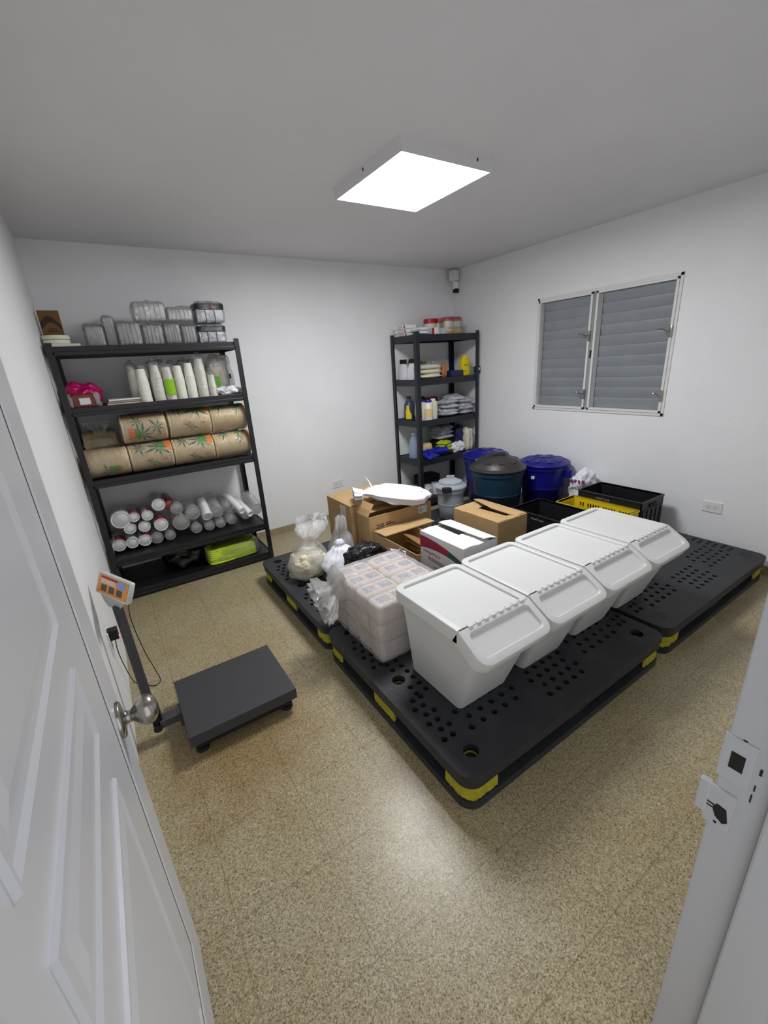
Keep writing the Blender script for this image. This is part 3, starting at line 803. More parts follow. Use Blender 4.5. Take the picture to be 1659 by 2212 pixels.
# ------------------------------------------------------------------ cartons
def carton(name, label, x0, x1, y0, y1, z0, z1, m='card', mi='card_in', th=.005):
    t = thing(name, label, 'carton', ((x0+x1)/2, (y0+y1)/2, z0))
    s = MB(); s.box(x0, x1, y0, y0+th, z0, z1); s.box(x0, x1, y1-th, y1, z0, z1); s.box(x0, x0+th, y0+th, y1-th, z0, z1); s.box(x1-th, x1, y0+th, y1-th, z0, z1)
    s.box(x0+th, x1-th, y0+th, y1-th, z0, z0+th)
    s.build('box_walls', m, t)
    return t
def flap(t, hinge_a, hinge_b, direction, length, ang, m, taper=0.0, th=.004, warp=0.0, name='flap', n=8):
    """flap hinged on segment a-b, swinging from vertical-up (ang 90) to inward flat (ang 0)"""
    a, b = Vector(hinge_a), Vector(hinge_b); d = Vector(direction).normalized(); e = (b-a)
    mb = MB(); rings = []
    for i in range(n+1):
        u = i/n; p = a+e*u; L = length*(1-taper*abs(2*u-1)) if taper >= 0 else length*(1+taper*u)
        an = math.radians(ang+warp*(2*u-1)); k = d*cos(an)+Vector((0, 0, 1))*sin(an); nn = (-d*sin(an)+Vector((0, 0, 1))*cos(an))
        ends = []
        rings.append([p, p+k*L*.5+nn*.004, p+k*L, p+k*L+nn*th, p+k*L*.5+nn*(th+.004), p+nn*th])
    mb.loft(rings)
    return mb.build(name, m, t)
# large brown carton against the pallet edge
t = carton('cardboard_box', 'largest brown carton, closed, under the end of the white tied bag', 1.335, 1.815, 2.575, 2.955, PZ, .545)
tp = MB(); tp.loft([[(1.335, y, .545), (1.35, y, .551), (1.48, y, .557), (1.575, y, .557), (1.66, y, .557), (1.80, y, .551), (1.815, y, .545), (1.80, y, .540), (1.35, y, .540)] for y in (2.575, 2.66, 2.76, 2.87, 2.955)])
tp.build('top_flaps', 'card', t)
MB().box(1.3338, 1.3352, 2.655, 2.735, .395, .525).build('shipping_label', 'paper', t)
q = MB()
for r_ in range(7): q.box(1.3334, 1.3339, 2.668, 2.722-.01*(r_ % 3), .408+r_*.015, .413+r_*.015)
q.build('label_print', 'grey', t)
# brown carton with 200 print
t = carton('cardboard_box', 'brown carton printed 200 with a raised end flap, under the white tied bag', 1.372, 1.925, 2.385, 2.560, PZ, .500)
flap(t, (1.372, 2.39, .500), (1.372, 2.556, .500), (1, 0, 0), .100, 62, 'card', warp=4)
flap(t, (1.922, 2.39, .497), (1.922, 2.556, .497), (-1, 0, 0), .095, 8, 'card')
flap(t, (1.38, 2.560, .498), (1.92, 2.560, .498), (0, -1, 0), .10, 2, 'card')
text('200', .045, (1.462, 2.385, .418), (1, 0, 0), (0, 0, 1), 'ink', t)
q = MB(); q.box(1.510, 1.555, 2.3840, 2.3852, .428, .434); q.box(1.510, 1.59, 2.3840, 2.3852, .414, .421); q.build('printed_lines', 'ink', t)
lb = MB().box(1.805, 1.885, 2.3838, 2.3852, .425, .478).build('shipping_label', 'paper', t)
q = MB()
for r_ in range(3): q.box(1.812, 1.84, 2.3832, 2.3840, .436+r_*.010, .443+r_*.010); q.box(1.846, 1.878, 2.3832, 2.3840, .444+r_*.009, .446+r_*.009)
q.build('label_print', 'grey', t)
# low open carton
CX0, CX1, CY0, CY1, CZ = 1.392, 1.68, 1.868, 2.368, .395
t = carton('cardboard_box', 'open brown carton with loose inner flaps, between the white printed carton and the tissue bundle', CX0, CX1, CY0, CY1, PZ, CZ)
flap(t, (CX0, CY1, CZ), (CX1+.14, CY1, CZ), (0, -1, 0), .150, 4, 'card', th=.006)
flap(t, (CX0+.006, CY0+.02, CZ-.02), (CX0+.006, CY1-.02, CZ-.02), (1, 0, 0), .10, -38, 'card', warp=6)
for k in range(5):
    flap(t, (CX1-.045+.010*k, CY0+.10, CZ-.055-.02*k), (CX1-.045+.006*k, CY1-.14, CZ-.055-.02*k), (-1, 0, 0), .10-.008*k, 18-8*k, 'card' if k % 2 else 'kraft_l', warp=7-3*k, name='inner_sheet')
# brown open carton behind
EX0, EX1, EY0, EY1, EZ = 1.945, 2.225, 1.735, 2.150, .495
t = carton('cardboard_box', 'open brown carton with half-folded top, between the white carton and the black crate', EX0, EX1, EY0, EY1, PZ, EZ)
flap(t, (EX0, EY0+.005, EZ), (EX0, EY1-.11, EZ), (1, 0, 0), .150, -4, 'card', warp=-2)
flap(t, (EX1, EY0+.01, EZ), (EX1, EY1-.005, EZ), (-1, 0, 0), .125, 6, 'card', taper=.25, warp=8)
flap(t, (EX0+.004, EY1, EZ), (EX1-.004, EY1, EZ), (0, -1, 0), .10, -10, 'card', taper=.2, warp=6)
flap(t, (EX0+.004, EY0, EZ-.003), (EX1-.004, EY0, EZ-.003), (0, 1, 0), .08, -8, 'card')
# white printed carton
WX0, WX1, WYa, WYb, WZ = 1.402, 1.652, 1.480, 1.845, .560
t = carton('cardboard_box', 'white carton with crimson band print and torn open top, behind the second bin', WX0, WX1, WYa, WYb, PZ, WZ, 'wcard', 'wcard')
flap(t, (WX0, WYa+.002, WZ), (WX0, WYb-.002, WZ), (1, 0, 0), .120, -1, 'wcard', taper=.0, warp=1)
flap(t, (WX0+.09, WYa+.002, WZ-.002), (WX1-.05, WYa+.002, WZ-.002), (0, 1, 0), .17, -1, 'wcard', th=.003)
flap(t, (WX1, WYa+.002, WZ), (WX1, WYb+.01, WZ), (-1, 0, 0), .100, 8, 'wcard', taper=.0, warp=-3)
def lface(pts, m, name, dx=.0010):
    return MB().slab([(WX0-dx, y, z) for y, z in pts], (dx*.8, 0, 0)).build(name, m, t)
zt = lambda u: WZ-.022-.165*max(0, 1-u)**1.6*1.0
yb = lambda u: WYa+(WYb-WYa)*u
up = []; lo = []
for i in range(13):
    u = i/12; v = 1-u; up.append((yb(u), WZ-.020-.060*v**2.2)); lo.append((yb(u), WZ-.098-.010*v+.09*v*(1-v)))
kx = 4
band1 = MB(); 
for i in range(kx, 12): band1.slab([(WX0-.001, *lo[i]), (WX0-.001, *lo[i+1]), (WX0-.001, *up[i+1]), (WX0-.001, *up[i])], (.0008, 0, 0))
band1.build('crimson_band', 'crimson', t)
band2 = MB()
for i in range(0, kx): band2.slab([(WX0-.001, *lo[i]), (WX0-.001, *lo[i+1]), (WX0-.001, *up[i+1]), (WX0-.001, *up[i])], (.0008, 0, 0))
band2.build('green_band', 'green_d', t)
text('4 PlanetPlates', .027, (WX0, WYb-.105, WZ-.112), (0, 1, 0), (0, -.18, -1), 'ink_red', t)
q = MB()
for r_ in range(2): q.slab([(WX0-.001, y, z) for y, z in ((WYb-.07, WZ-.138-r_*.012), (WYb-.26, WZ-.150-r_*.012), (WYb-.26, WZ-.155-r_*.012), (WYb-.07, WZ-.143-r_*.012))], (.0008, 0, 0))
q.slab([(WX0-.001, y, z) for y, z in ((WYb-.12, WZ-.190), (WYb-.22, WZ-.194), (WYb-.22, WZ-.198), (WYb-.12, WZ-.194))], (.0008, 0, 0))
q.build('printed_lines', 'ink_red', t)
text('NU', .055, (WX0, WYb-.165, WZ-.228), (0, 1, 0), (0, 0, -1), 'ink', t)
q = MB(); q.box(WX0+.035, WX0+.05, WYb-.20, WYb-.17, WZ+.0036, WZ+.0042); q.box(WX0+.055, WX0+.07, WYb-.25, WYb-.215, WZ+.0036, WZ+.0042); q.build('top_print', 'grey', t)

# ------------------------------------------------------------------ tied bags on the pallet
# clear bag
prof = [(.015, 0, 0), (.085, .004, .02), (.120, .035, .03), (.135, .09, .03), (.122, .15, .05), (.080, .205, .09), (.042, .238, .16), (.036, .252, .2), (.07, .29, .3), (.10, .34, .3), (.09, .385, .35)]
t = thing('plastic_bag', 'clear knotted plastic bag of cream wipes at the pallet corner', 'bag', (.935, 2.50, PZ))
sack((.935, 2.50, PZ), prof, 1.05, .9, k=9, seed=2, nz=.022, lean=(.10, .06)).build('bag_film', 'haze', t, True, 70)
blob((.94, 2.50, PZ+.006), (.235, .205, .185), 3, .02, 8, 5, 12).build('wipes', 'cream', t, True, 70)
# white bag
prof = [(.01, 0, 0), (.060, .003, .02), (.085, .03, .03), (.100, .10, .04), (.116, .135, .05), (.095, .185, .09), (.05, .235, .16), (.022, .262, .2), (.026, .275, .2), (.018, .292, .2), (.003, .30, .1)]
o = sack((1.085, 2.265, PZ), prof, 1.2, 1.05, k=11, seed=3, nz=.012, lean=(.0, .02)).build('plastic_bag', 'wbag', None, True, 70)
tag(o, 'white knotted plastic bag standing between the clear bag and the black bag', 'bag')
MB_t = blob((1.150, 2.075, PZ+.175), (.26, .19, .135), 2.3, .035, 6, 9, 14)
o = MB_t.build('plastic_bag', 'bbag', None, True, 70); tag(o, 'crumpled shiny black plastic bag behind the tissue bundle', 'bag')
MB_t = blob((1.165, 2.085, PZ), (.17, .15, .18), 3, .02, 6, 2, 8)
o = MB_t.build('plastic_bag', 'wbag', None, True, 70); tag(o, 'small white bag under the crumpled black bag', 'bag')
t = thing('snack_bag', 'torn white packet with red print beside the low open carton', 'packet', (1.33, 2.06, PZ))
m_ = MB(); rn = random.Random(3)
rings = []
for i in range(9):
    u = i/8; rings.append([(1.285+.085*u, 2.13-.18*u, PZ+.0), (1.286+.085*u, 2.14-.18*u, PZ+.18), (1.27+.10*u, 2.15-.18*u, PZ+.235+rn.uniform(-.03, .03)), (1.285+.10*u, 2.155-.18*u, PZ+.230), (1.295+.085*u, 2.145-.18*u, PZ+.0)])
m_.loft(rings); m_.build('packet_wall', 'wbag', t, True, 60)
MB().slab([(1.296, 2.10, PZ+.17), (1.330, 2.03, PZ+.17), (1.330, 2.03, PZ+.215), (1.296, 2.10, PZ+.205)], (-.002, -.001, 0)).build('red_print', 'red', t)
# clear gathered film behind the clear bag
g = sack((0, 0, 0), [(.02, 0, .1), (.11, .02, .15), (.125, .10, .2), (.09, .19, .22), (.06, .26, .25), (.045, .34, .3), (.02, .37, .3)], 1, .7, k=7, seed=12, nz=.03)
g.xf(lambda p: (1.20+p.x*.7+p.z*.06, 2.52+p.y, PZ+p.z*1.0))
o = g.build('plastic_wrap', 'haze', None, True, 70); tag(o, 'crumpled clear plastic wrap leaning on the largest carton', 'plastic wrap')
# white tied bag lying on the cartons
t = thing('plastic_bag', 'white tied plastic bag lying on top of the brown cartons', 'bag', (1.66, 2.55, .53))
g = sack((0, 0, 0), [(.004, 0, 0), (.05, .03, .08), (.105, .10, .10), (.13, .20, .10), (.125, .30, .10), (.085, .39, .16), (.038, .45, .25), (.028, .475, .3), (.055, .51, .35), (.065, .55, .35)], 1, 1, k=7, seed=21, nz=.016)
def lay(p):
    # sack axis (z) -> direction from right tip to left end across the carton tops
    u = p.z/.55; ax = Vector((1.930, 2.375, 0)).lerp(Vector((1.385, 2.60, 0)), u)
    side = Vector((.40, .91, 0))*1.35; z = p.y*.50+.050
    return (ax.x+side.x*p.x, ax.y+side.y*p.x, .508+max(z, .0)+.105*max(0, (u-.30))+.012*sin(u*3)+(-.0 if u < .9 else -.01))
g.xf(lay); g.build('bag_body', 'wbag', t, True, 70)
MB().tube(spline([(1.545, 2.60, .635), (1.55, 2.64, .67), (1.53, 2.66, .71)]), .007, 8, .003).build('tie_end', 'wbag', t, True)
MB().tube(spline([(1.49, 2.66, .60), (1.52, 2.59, .64), (1.55, 2.52, .60)]), .009, 8).build('tie_cord', 'wbag', t, True)

# ------------------------------------------------------------------ lidded round cans
def can(name, label, c, rb, rt, h, mb_, ml, lidh=.05, handle='side', ribs=10, hr=.0):
    t = thing(name, label, 'trash can' if name == 'trash_can' else 'bucket', (c[0], c[1], c[2]))
    MB().lathe([(.001, 0), (rb-.01, 0), (rb, .01), (rb+(rt-rb)*.45, h*.45), (rb+(rt-rb)*.45+.003, h*.455), (rb+(rt-rb)*.5+.003, h*.5), (rb+(rt-rb)*.5, h*.505), (rt-.004, h-.05), (rt+.006, h-.048), (rt+.008, h-.02), (rt-.002, h-.018), (rt, h-.004), (rt-.006, h), (rt-.01, h-.02)], c, 48, caps=False).build('can_body', mb_, t, True, 50)
    L_ = t
    lid = MB().lathe([(rt-.006, h-.006), (rt+.016, h-.012), (rt+.020, h-.002), (rt+.016, h+.008), (rt-.004, h+.012), (rt-.012, h+.02), (rt-.02, h+lidh*.35), (rt*.80, h+lidh*.62), (rt*.5, h+lidh*.9), (rt*.2, h+lidh), (.001, h+lidh)], c, 48, caps=False).build('lid', ml, t, True, 40)
    rb_ = MB()
    for k in range(ribs):
        a = 2*PI*k/ribs+.3; d = Vector((cos(a), sin(a), 0)); s_ = Vector((-sin(a), cos(a), 0)); cc = Vector(c)
        w0, w1 = (.006, .012) if ribs > 10 else (.008, .03)
        r0, r1 = rt*.30, rt*.84; z0, z1 = h+lidh*1.0, h+lidh*.60
        rb_.loft([[cc+d*r0-s_*w0+Vector((0, 0, z0-.01)), cc+d*r0+s_*w0+Vector((0, 0, z0-.01)), cc+d*r1+s_*w1+Vector((0, 0, z1-.012)), cc+d*r1-s_*w1+Vector((0, 0, z1-.012))],
                  [cc+d*r0-s_*w0*.7+Vector((0, 0, z0+.005)), cc+d*r0+s_*w0*.7+Vector((0, 0, z0+.005)), cc+d*r1+s_*w1*.7+Vector((0, 0, z1+.004)), cc+d*r1-s_*w1*.7+Vector((0, 0, z1+.004))]])
    rb_.build('lid_ribs', ml, lid)
    return t, lid
t, lid = can('trash_can', 'teal round can with a charcoal lid, in front of the blue cans', (2.765, 2.492, PZ), .185, .222, .435, 'teal', 'lidblack', .100)
x_, y_, z_ = 2.765, 2.492, PZ
MB().box(x_-.06, x_+.06, y_-.016, y_+.016, z_+.530, z_+.565, .010, rot=Matrix.Rotation(-.6, 3, 'Z')).build('lid_handle', 'lidblack', t)
MB().box(x_+.19, x_+.262, y_-.05, y_+.01, z_+.30, z_+.385, .01, rot=Matrix.Rotation(-.5, 3, 'Z')).build('side_handle', 'lidblack', t)
t, lid = can('trash_can', 'blue round can with blue lid against the window wall', (3.235, 2.372, PZ), .165, .205, .415, 'blue', 'blue', .045)
x_, y_, z_ = 3.235, 2.372, PZ
MB().lathe([(.001, .0), (.045, 0), (.05, .012), (.03, .016), (.001, .016)], (x_, y_, z_+.452), 20).build('lid_handle', 'blue', t, True)
h_ = MB(); h_.box(x_+.02, x_+.12, y_-.245, y_-.175, z_+.30, z_+.375, .008, rot=Matrix.Rotation(.42, 3, 'Z')); h_.build('side_handle', 'blue', t)
MB().box(x_-.205, x_-.196, y_-.06, y_-.03, z_+.30, z_+.325, rot=Matrix.Rotation(.3, 3, 'Z')).build('sticker', 'paper', t)
t, lid = can('trash_can', 'blue round can mostly hidden behind the teal can', (3.030, 2.890, PZ), .160, .205, .445, 'blue', 'blue', .05)
MB().lathe([(.001, .0), (.045, 0), (.05, .012), (.03, .016), (.001, .016)], (3.030, 2.890, PZ+.487), 20).build('lid_handle', 'blue', t, True)
t, lid = can('round_bin', 'translucent round bin with clear ribbed lid and black clip handle', (2.405, 2.70, PZ), .098, .122, .300, 'frost', 'frost', .062, ribs=20)
t['category'] = 'bin'
MB().box(2.37, 2.44, 2.688, 2.712, PZ+.350, PZ+.390, .005, rot=Matrix.Rotation(-.6, 3, 'Z')).build('lid_handle', 'frost', t)
MB().box(2.26, 2.335, 2.60, 2.65, PZ+.272, PZ+.315, .006, rot=Matrix.Rotation(-.45, 3, 'Z')).build('clip_handle', 'rubber', t)
MB().box(2.49, 2.545, 2.72, 2.76, PZ+.272, PZ+.310, .006, rot=Matrix.Rotation(-.6, 3, 'Z')).build('clip_handle', 'frost', t)

# ------------------------------------------------------------------ crates
def crate(label, x0, x1, y0, y1, z1, m, slots, rim=.012, open_slot=True, text_=None):
    t = thing('plastic_crate', label, 'crate', ((x0+x1)/2, (y0+y1)/2, PZ)); z0 = PZ; th = .007
    def wall(o, u, L, nrm, name='side_wall', sl=True):
        holes = []
        if sl:
            n = int((L-.08)/.021); hgt = z1-z0
            for r_, (a, b) in enumerate(((.70, .84), (.60, .64), (.36, .54))):
                for k in range(n):
                    if k % 6 == 5: continue
                    cx_ = .045+k*.021
                    holes.append([(cx_-.0062, hgt*a), (cx_+.0062, hgt*a), (cx_+.0062, hgt*b), (cx_-.0062, hgt*b)])
        me = plate([(0, 0), (L, 0), (L, z1-z0), (0, z1-z0)], holes, 0, th)
        O = Vector(o); U_ = Vector(u); N_ = Vector(nrm)
        mb = MB().add_mesh(me); bpy.data.meshes.remove(me)
        return mb.xf(lambda p: O+U_*p.x+Vector((0, 0, 1))*p.y+N_*p.z).build(name, m, t)
    wall((x0, y0, z0), (1, 0, 0), x1-x0, (0, 1, 0), 'end_wall', slots); wall((x0, y1, z0), (1, 0, 0), x1-x0, (0, -1, 0), 'end_wall', slots)
    wall((x0, y0, z0), (0, 1, 0), y1-y0, (1, 0, 0), 'side_wall', slots); wall((x1, y0, z0), (0, 1, 0), y1-y0, (-1, 0, 0), 'side_wall', slots)
    MB().box(x0+th, x1-th, y0+th, y1-th, z0, z0+.008).build('base', m, t)
    r = MB(); o = rrect(x0-.006, x1+.006, y0-.006, y1+.006, .012, 3); i = rrect(x0+th, x1-th, y0+th, y1-th, .008, 3)
    r.loft([[(x, y, z1-rim) for x, y in o], [(x, y, z1) for x, y in o], [(x, y, z1) for x, y in i], [(x, y, z1-rim) for x, y in i]], False, False)
    r.build('rim', m, t)
    if not slots:
        rb = MB()
        for k in range(5):
            xx = x0+.03+k*(x1-x0-.06)/4; rb.box(xx-.004, xx+.004, y0-.005, y0+.001, z0+.01, z1-.07)
        for k in range(8):
            yy = y0+.03+k*(y1-y0-.06)/7; rb.box(x0-.005, x0+.001, yy-.004, yy+.004, z0+.01, z1-.09)
        rb.box(x0+.02, x1-.02, y0-.005, y0+.001, z1-.075, z1-.065)
        rb.build('outer_ribs', m, t)
        hh = MB(); hh.box((x0+x1)/2-.05, (x0+x1)/2+.05, y0-.0062, y0-.001, z1-.055, z1-.030, .002); hh.build('hand_grip', 'rubber', t)
    if text_: text(text_, .026, (x0-.0062, (y0+y1)/2+.04, z1-.032), (0, -1, 0), (0, 0, 1), 'grey', t)
    return t
crate('black crate against the window wall, highest of the three crates', 3.042, 3.355, 1.400, 1.890, .455, 'crate_k', False, text_='instaCrate')
crate('yellow slotted crate between the two black crates', 2.800, 3.028, 1.405, 1.915, .405, 'crate_y', True)
crate('black crate nearest the open brown carton', 2.455, 2.785, 1.500, 2.060, .400, 'crate_k', False, text_='instaCrate')
o = MB().lathe([(.001, 0), (.028, 0), (.03, .004), (.028, .018), (.001, .019)], (3.062, 1.84, .38), 18).build('jar_lid', 'foam', None, True)
tag(o, 'small round pale lid inside the corner of the highest black crate', 'lid')
o.rotation_euler = (1.1, 0, .9); o.location.z = .395; o.location.x += .02
# bag with print behind the crate
t = thing('plastic_bag', 'white printed plastic bag wedged between the blue can and the highest black crate', 'bag', (3.33, 2.065, PZ))
blob((3.325, 2.030, PZ), (.27, .155, .385), 2.6, .03, 7, 6, 14).build('bag_body', 'wbag', t, True, 70)
text('special', .05, (3.187, 2.02, .415), (.25, -.95, .1), (.1, 0, 1), 'ink', t)
q = MB()
for k in range(4): q.loft([[Vector((3.176+.008*k, 2.06-.03*k, .455+.008*(k % 2))), Vector((3.178+.008*k, 2.04-.03*k, .450)), Vector((3.176+.008*k, 2.04-.03*k, .478)), Vector((3.176+.008*k, 2.055-.03*k, .482))], [Vector((3.190+.008*k, 2.06-.03*k, .455)), Vector((3.192+.008*k, 2.04-.03*k, .450)), Vector((3.192+.008*k, 2.04-.03*k, .478)), Vector((3.190+.008*k, 2.055-.03*k, .482))]])
q.build('purple_print', 'purple', t)

# ================================================================== things on the wide steel shelf
# --- top tier
t = thing('kraft_box', 'brown kraft carton with dark arched print, standing at the left end of the top tier', 'box', (-.137, 3.60, S1))
MB().box(-.192, -.082, 3.575, 3.64, S1, S1+.235, .002).build('box_body', 'kraft', t)
q = MB(); yy = 3.5742
pts = [(-.190, S1+.205)]+[(-.190+.106*i/8, S1+.150+.040*sin(PI*i/8)) for i in range(9)][::1]+[(-.084, S1+.185), (-.10, S1+.215), (-.13, S1+.222)]
arc = [(-.190+.106*i/10, S1+.120+.045*sin(PI*i/10)) for i in range(11)]
arc2 = [(-.190+.106*i/10, S1+.165+.048*sin(PI*i/10)-.02*i/10) for i in range(11)]
for i in range(10): q.slab([(arc[i][0], yy, arc[i][1]), (arc[i+1][0], yy, arc[i+1][1]), (arc2[i+1][0], yy, arc2[i+1][1]), (arc2[i][0], yy, arc2[i][1])], (0, .0006, 0))
q.build('dark_arch', 'kraft_d', t)
q = MB(); q.box(-.155, -.115, 3.5738, 3.5745, S1+.125, S1+.130); q.box(-.160, -.110, 3.5738, 3.5745, S1+.112, S1+.118); q.build('printed_lines', 'kraft_d', t)
def foamlid(x, y, z, r, lab):
    o = MB().lathe([(.001, 0), (r*.9, 0), (r, .004), (r, .021), (r*.97, .025), (.001, .026)], (x, y, z), 36).build('foam_plate', 'foam', None, True); return tag(o, lab, 'plate', 'round foam plates on the top tier')
o = MB().box(-.192, -.010, 3.345, 3.535, S1+.001, S1+.024, .006).build('foam_tray', 'foam', None); tag(o, 'flat cream foam tray under the round plates, left end of the top tier', 'tray')
foamlid(-.128, 3.45, S1+.025, .070, 'round cream foam plate lying directly on the foam tray')
foamlid(-.127, 3.452, S1+.0515, .071, 'round cream foam plate on top of the other plate')
def nested(label, x0, x1, y0, y1, z0, z1, n=7, tilt=0, m='clear2', film=True, group='clear plastic container packs on the top tier', base=None, name='container_pack', seed=0):
    t = thing(name, label, 'containers', ((x0+x1)/2, (y0+y1)/2, z0), group)
    s = MB(); L = x1-x0
    for k in range(n):
        a = x0+.006+(L-.012)*k/n; b = a+(L-.012)/n*.9
        s.loft([[(a, y, z) for y, z in rrect(y0+.006, y1-.006, z0+.004, z1-.004, .014, 3)], [(b, y, z) for y, z in rrect(y0+.012, y1-.012, z0+.010, z1-.010, .012, 3)]])
    st = s.build('nested_trays', m, t); st['kind'] = 'stuff'
    if base: 
        z_a, z_b = base
        MB().box(x0+.004, x1-.004, y0+.004, y1-.004, z_a, z_b, .012).build('black_base', 'rubber', t)
    if film:
        f_ = blob(((x0+x1)/2, (y0+y1)/2, z0+.001), (L+.012, y1-y0+.010, z1-z0+.008), 5, .010, 9, seed, 16)
        f_.build('film', 'clear', t, True, 75)
    return t
nested('low clear container pack beside the foam tray on the top tier', .03, .135, 3.40, 3.58, S1, S1+.135, seed=1)
nested('tall narrow clear container pack, second from the foam tray on the top tier', .137, .20, 3.40, 3.56, S1, S1+.185, 4, seed=2)
nested('wide square clear container pack in the middle-left of the top tier', .205, .345, 3.38, 3.56, S1, S1+.150, 5, seed=3)
nested('clear container pack of round tubs at the middle of the top tier', .350, .475, 3.38, 3.56, S1, S1+.135, 5, seed=4)
nested('clear container pack right of the round tubs on the top tier', .480, .585, 3.38, 3.55, S1, S1+.140, 5, seed=5)
nested('short clear container pack next to the black-based tubs on the top tier', .590, .685, 3.38, 3.55, S1, S1+.130, 4, seed=6)
nested('large clear container pack stacked on the middle packs, highest on the shelf', .325, .520, 3.40, 3.58, S1+.152, S1+.272, 6, seed=7)
nested('clear container pack stacked beside the highest pack', .525, .690, 3.40, 3.56, S1+.150, S1+.240, 6, seed=8)
def tubs(label, x0, x1, y0, y1, z0, z1, seed, fr):
    t = nested(label, x0, x1, y0, y1, z0, z1, 3, base=None, group='black-lidded tub packs on the top tier', name='tub_pack', seed=seed, m='silver')
    h = z1-z0
    MB().box(x0+.001, x1-.001, y0+.001, y1-.001, z0+h*fr, z0+h*(fr+.32), .014, 3).build('black_lid', 'rubber', t)
    return t
tubs('lower of the two black-lidded tub packs at the right end of the top tier', .695, .885, 3.38, 3.56, S1, S1+.130, 9, .60)
t = tubs('upper of the two black-lidded tub packs at the right end of the top tier', .705, .900, 3.39, 3.57, S1+.135, S1+.275, 10, .62)
MB().lathe([(.001, 0), (.020, .0), (.020, .001), (.001, .0012)], (.83, 3.3895, S1+.24), 16, 'y', sy=.6).build('red_sticker', 'crimson', t)

# --- second tier
o = blob((-.075, 3.52, S2), (.215, .20, .150), 2.4, .03, 6, 3, 14).build('plastic_bag', 'pink', None, True, 70); tag(o, 'crumpled magenta plastic bag at the left end of the second tier', 'bag')
t = thing('red_packet', 'clear wrapped dark red packet with a white label in front of the magenta bag', 'packet', (-.075, 3.375, S2))
blob((-.078, 3.372, S2), (.170, .085, .088), 5, .006, 8, 2, 10).build('packet_body', 'redmeat', t, True, 70)
MB().box(-.098, -.040, 3.3265, 3.3285, S2+.022, S2+.062).build('label', 'paper', t)
blob((-.150, 3.368, S2), (.035, .10, .092), 3, .012, 9, 4, 8).build('film_fold', 'haze', t, True, 70)
blob((-.004, 3.368, S2), (.035, .10, .092), 3, .012, 9, 5, 8).build('film_fold', 'haze', t, True, 70)
for k, (lab, m_) in enumerate((('gold-edged flat tray at the bottom of the tray stack on the second tier', 'tan_lab'), ('grey flat tray in the middle of the tray stack on the second tier', 'grey'), ('white flat tray on top of the tray stack on the second tier', 'white'))):
    o = MB().box(.045+.006*k, .262+.004*k, 3.355, 3.62, S2+.001+k*.013, S2+.012+k*.013, .003).build('flat_tray', m_, None); tag(o, lab, 'tray')
cup_proto = {}
def cup_stack(x, y, z, r0, r1, h, label, film=False, key=None, lean=0):
    t = thing('cup_stack', label, 'cups', (x, y, z), 'upright paper cup stacks on the second tier')
    prof = [(.001, 0), (r0-.002, 0), (r0+.001, .002), (r0+.001, .006), (r0-.001, .008)]
    n = int((h-.085)/.0085); rz = lambda q: r0+(r1-r0)*q
    for k in range(n):
        a = .012+.0085*k; prof += [(r0-.001-.0006*0, a), (r0+.0008, a+.003), (r0-.001, a+.0065)]
    zt_ = .012+.0085*n
    prof += [(r0-.002, zt_), (r1+.001, h-.004), (r1, h), (r1-.003, h), (r1-.004, h-.005), (.001, h-.006)]
    MB().lathe(prof, (x, y, z), 24).build('stacked_cups', 'cup', t, True, 60)
    if film: MB().lathe([(r0+.004, 0), (r0+.005, h*.5), (r1+.006, h-.01), (r1+.012, h+.015), (.008, h+.03), (.014, h+.045)], (x, y, z), 20, caps=False).xf(lambda p: p+Vector((noise.noise(p*40), noise.noise(p*40+Vector((9, 0, 0))), 0))*.006).build('film', 'clear', t, True, 70)
    return t
cy_ = 3.385
cup_stack(.278, cy_-.02, S2, .036, .026, .215, 'leftmost upright white cup stack, beside the flat trays')
cup_stack(.365, cy_, S2, .036, .024, .235, 'film-wrapped white cup stack left of the lime-labelled one', True)
t = cup_stack(.438, cy_, S2, .034, .024, .220, 'white cup stack with a lime green label', True)
q = MB()
for k in range(6):
    a0, a1 = -2.45+k*.30, -2.15+k*.30; r = .0405
    q.slab([(.438+r*cos(a0), cy_+r*sin(a0), S2+.035), (.438+r*cos(a1), cy_+r*sin(a1), S2+.035), (.438+r*cos(a1), cy_+r*sin(a1), S2+.140), (.438+r*cos(a0), cy_+r*sin(a0), S2+.140)], (0, .0008, 0))
q.build('lime_label', 'lime', t)
cup_stack(.510, cy_+.005, S2, .033, .024, .225, 'white cup stack right of the lime-labelled one')
cup_stack(.580, cy_, S2, .033, .024, .238, 'white cup stack, second right of the lime-labelled one')
cup_stack(.655, cy_+.005, S2, .036, .027, .262, 'tallest film-wrapped white cup stack near the clear tied bag', True)
cup_stack(.722, cy_, S2, .028, .021, .150, 'short narrow white cup stack beside the clear tied bag', True)
for i, (x, lab) in enumerate(((.235, 'cup stack in the back row behind the leftmost stack'), (.305, 'cup stack in the back row, second from the left'), (.415, 'cup stack in the back row behind the lime label'), (.50, 'cup stack in the back row left of the middle'), (.575, 'cup stack in the back row near the tall stack'), (.645, 'cup stack in the back row at its right end'))):
    cup_stack(x, 3.50, S2, .033, .024, .235+.006*(i % 3), 'white '+lab, i % 2 == 0)
g = MB(); 
for k in range(5):
    g.tube(spline([(.33+k*.065, 3.42, S2+.245), (.345+k*.065, 3.43, S2+.262), (.37+k*.065, 3.42, S2+.250)]), .003, 6, .001)
o = g.build('twist_tie', 'navy', None, True); o['kind'] = 'stuff'; tag(o, 'navy twist ties knotted on the cup sleeves', 'ties')
t = thing('tied_bag', 'clear tied bag of kraft bowls at the right end of the second tier', 'bag', (.815, 3.52, S2))
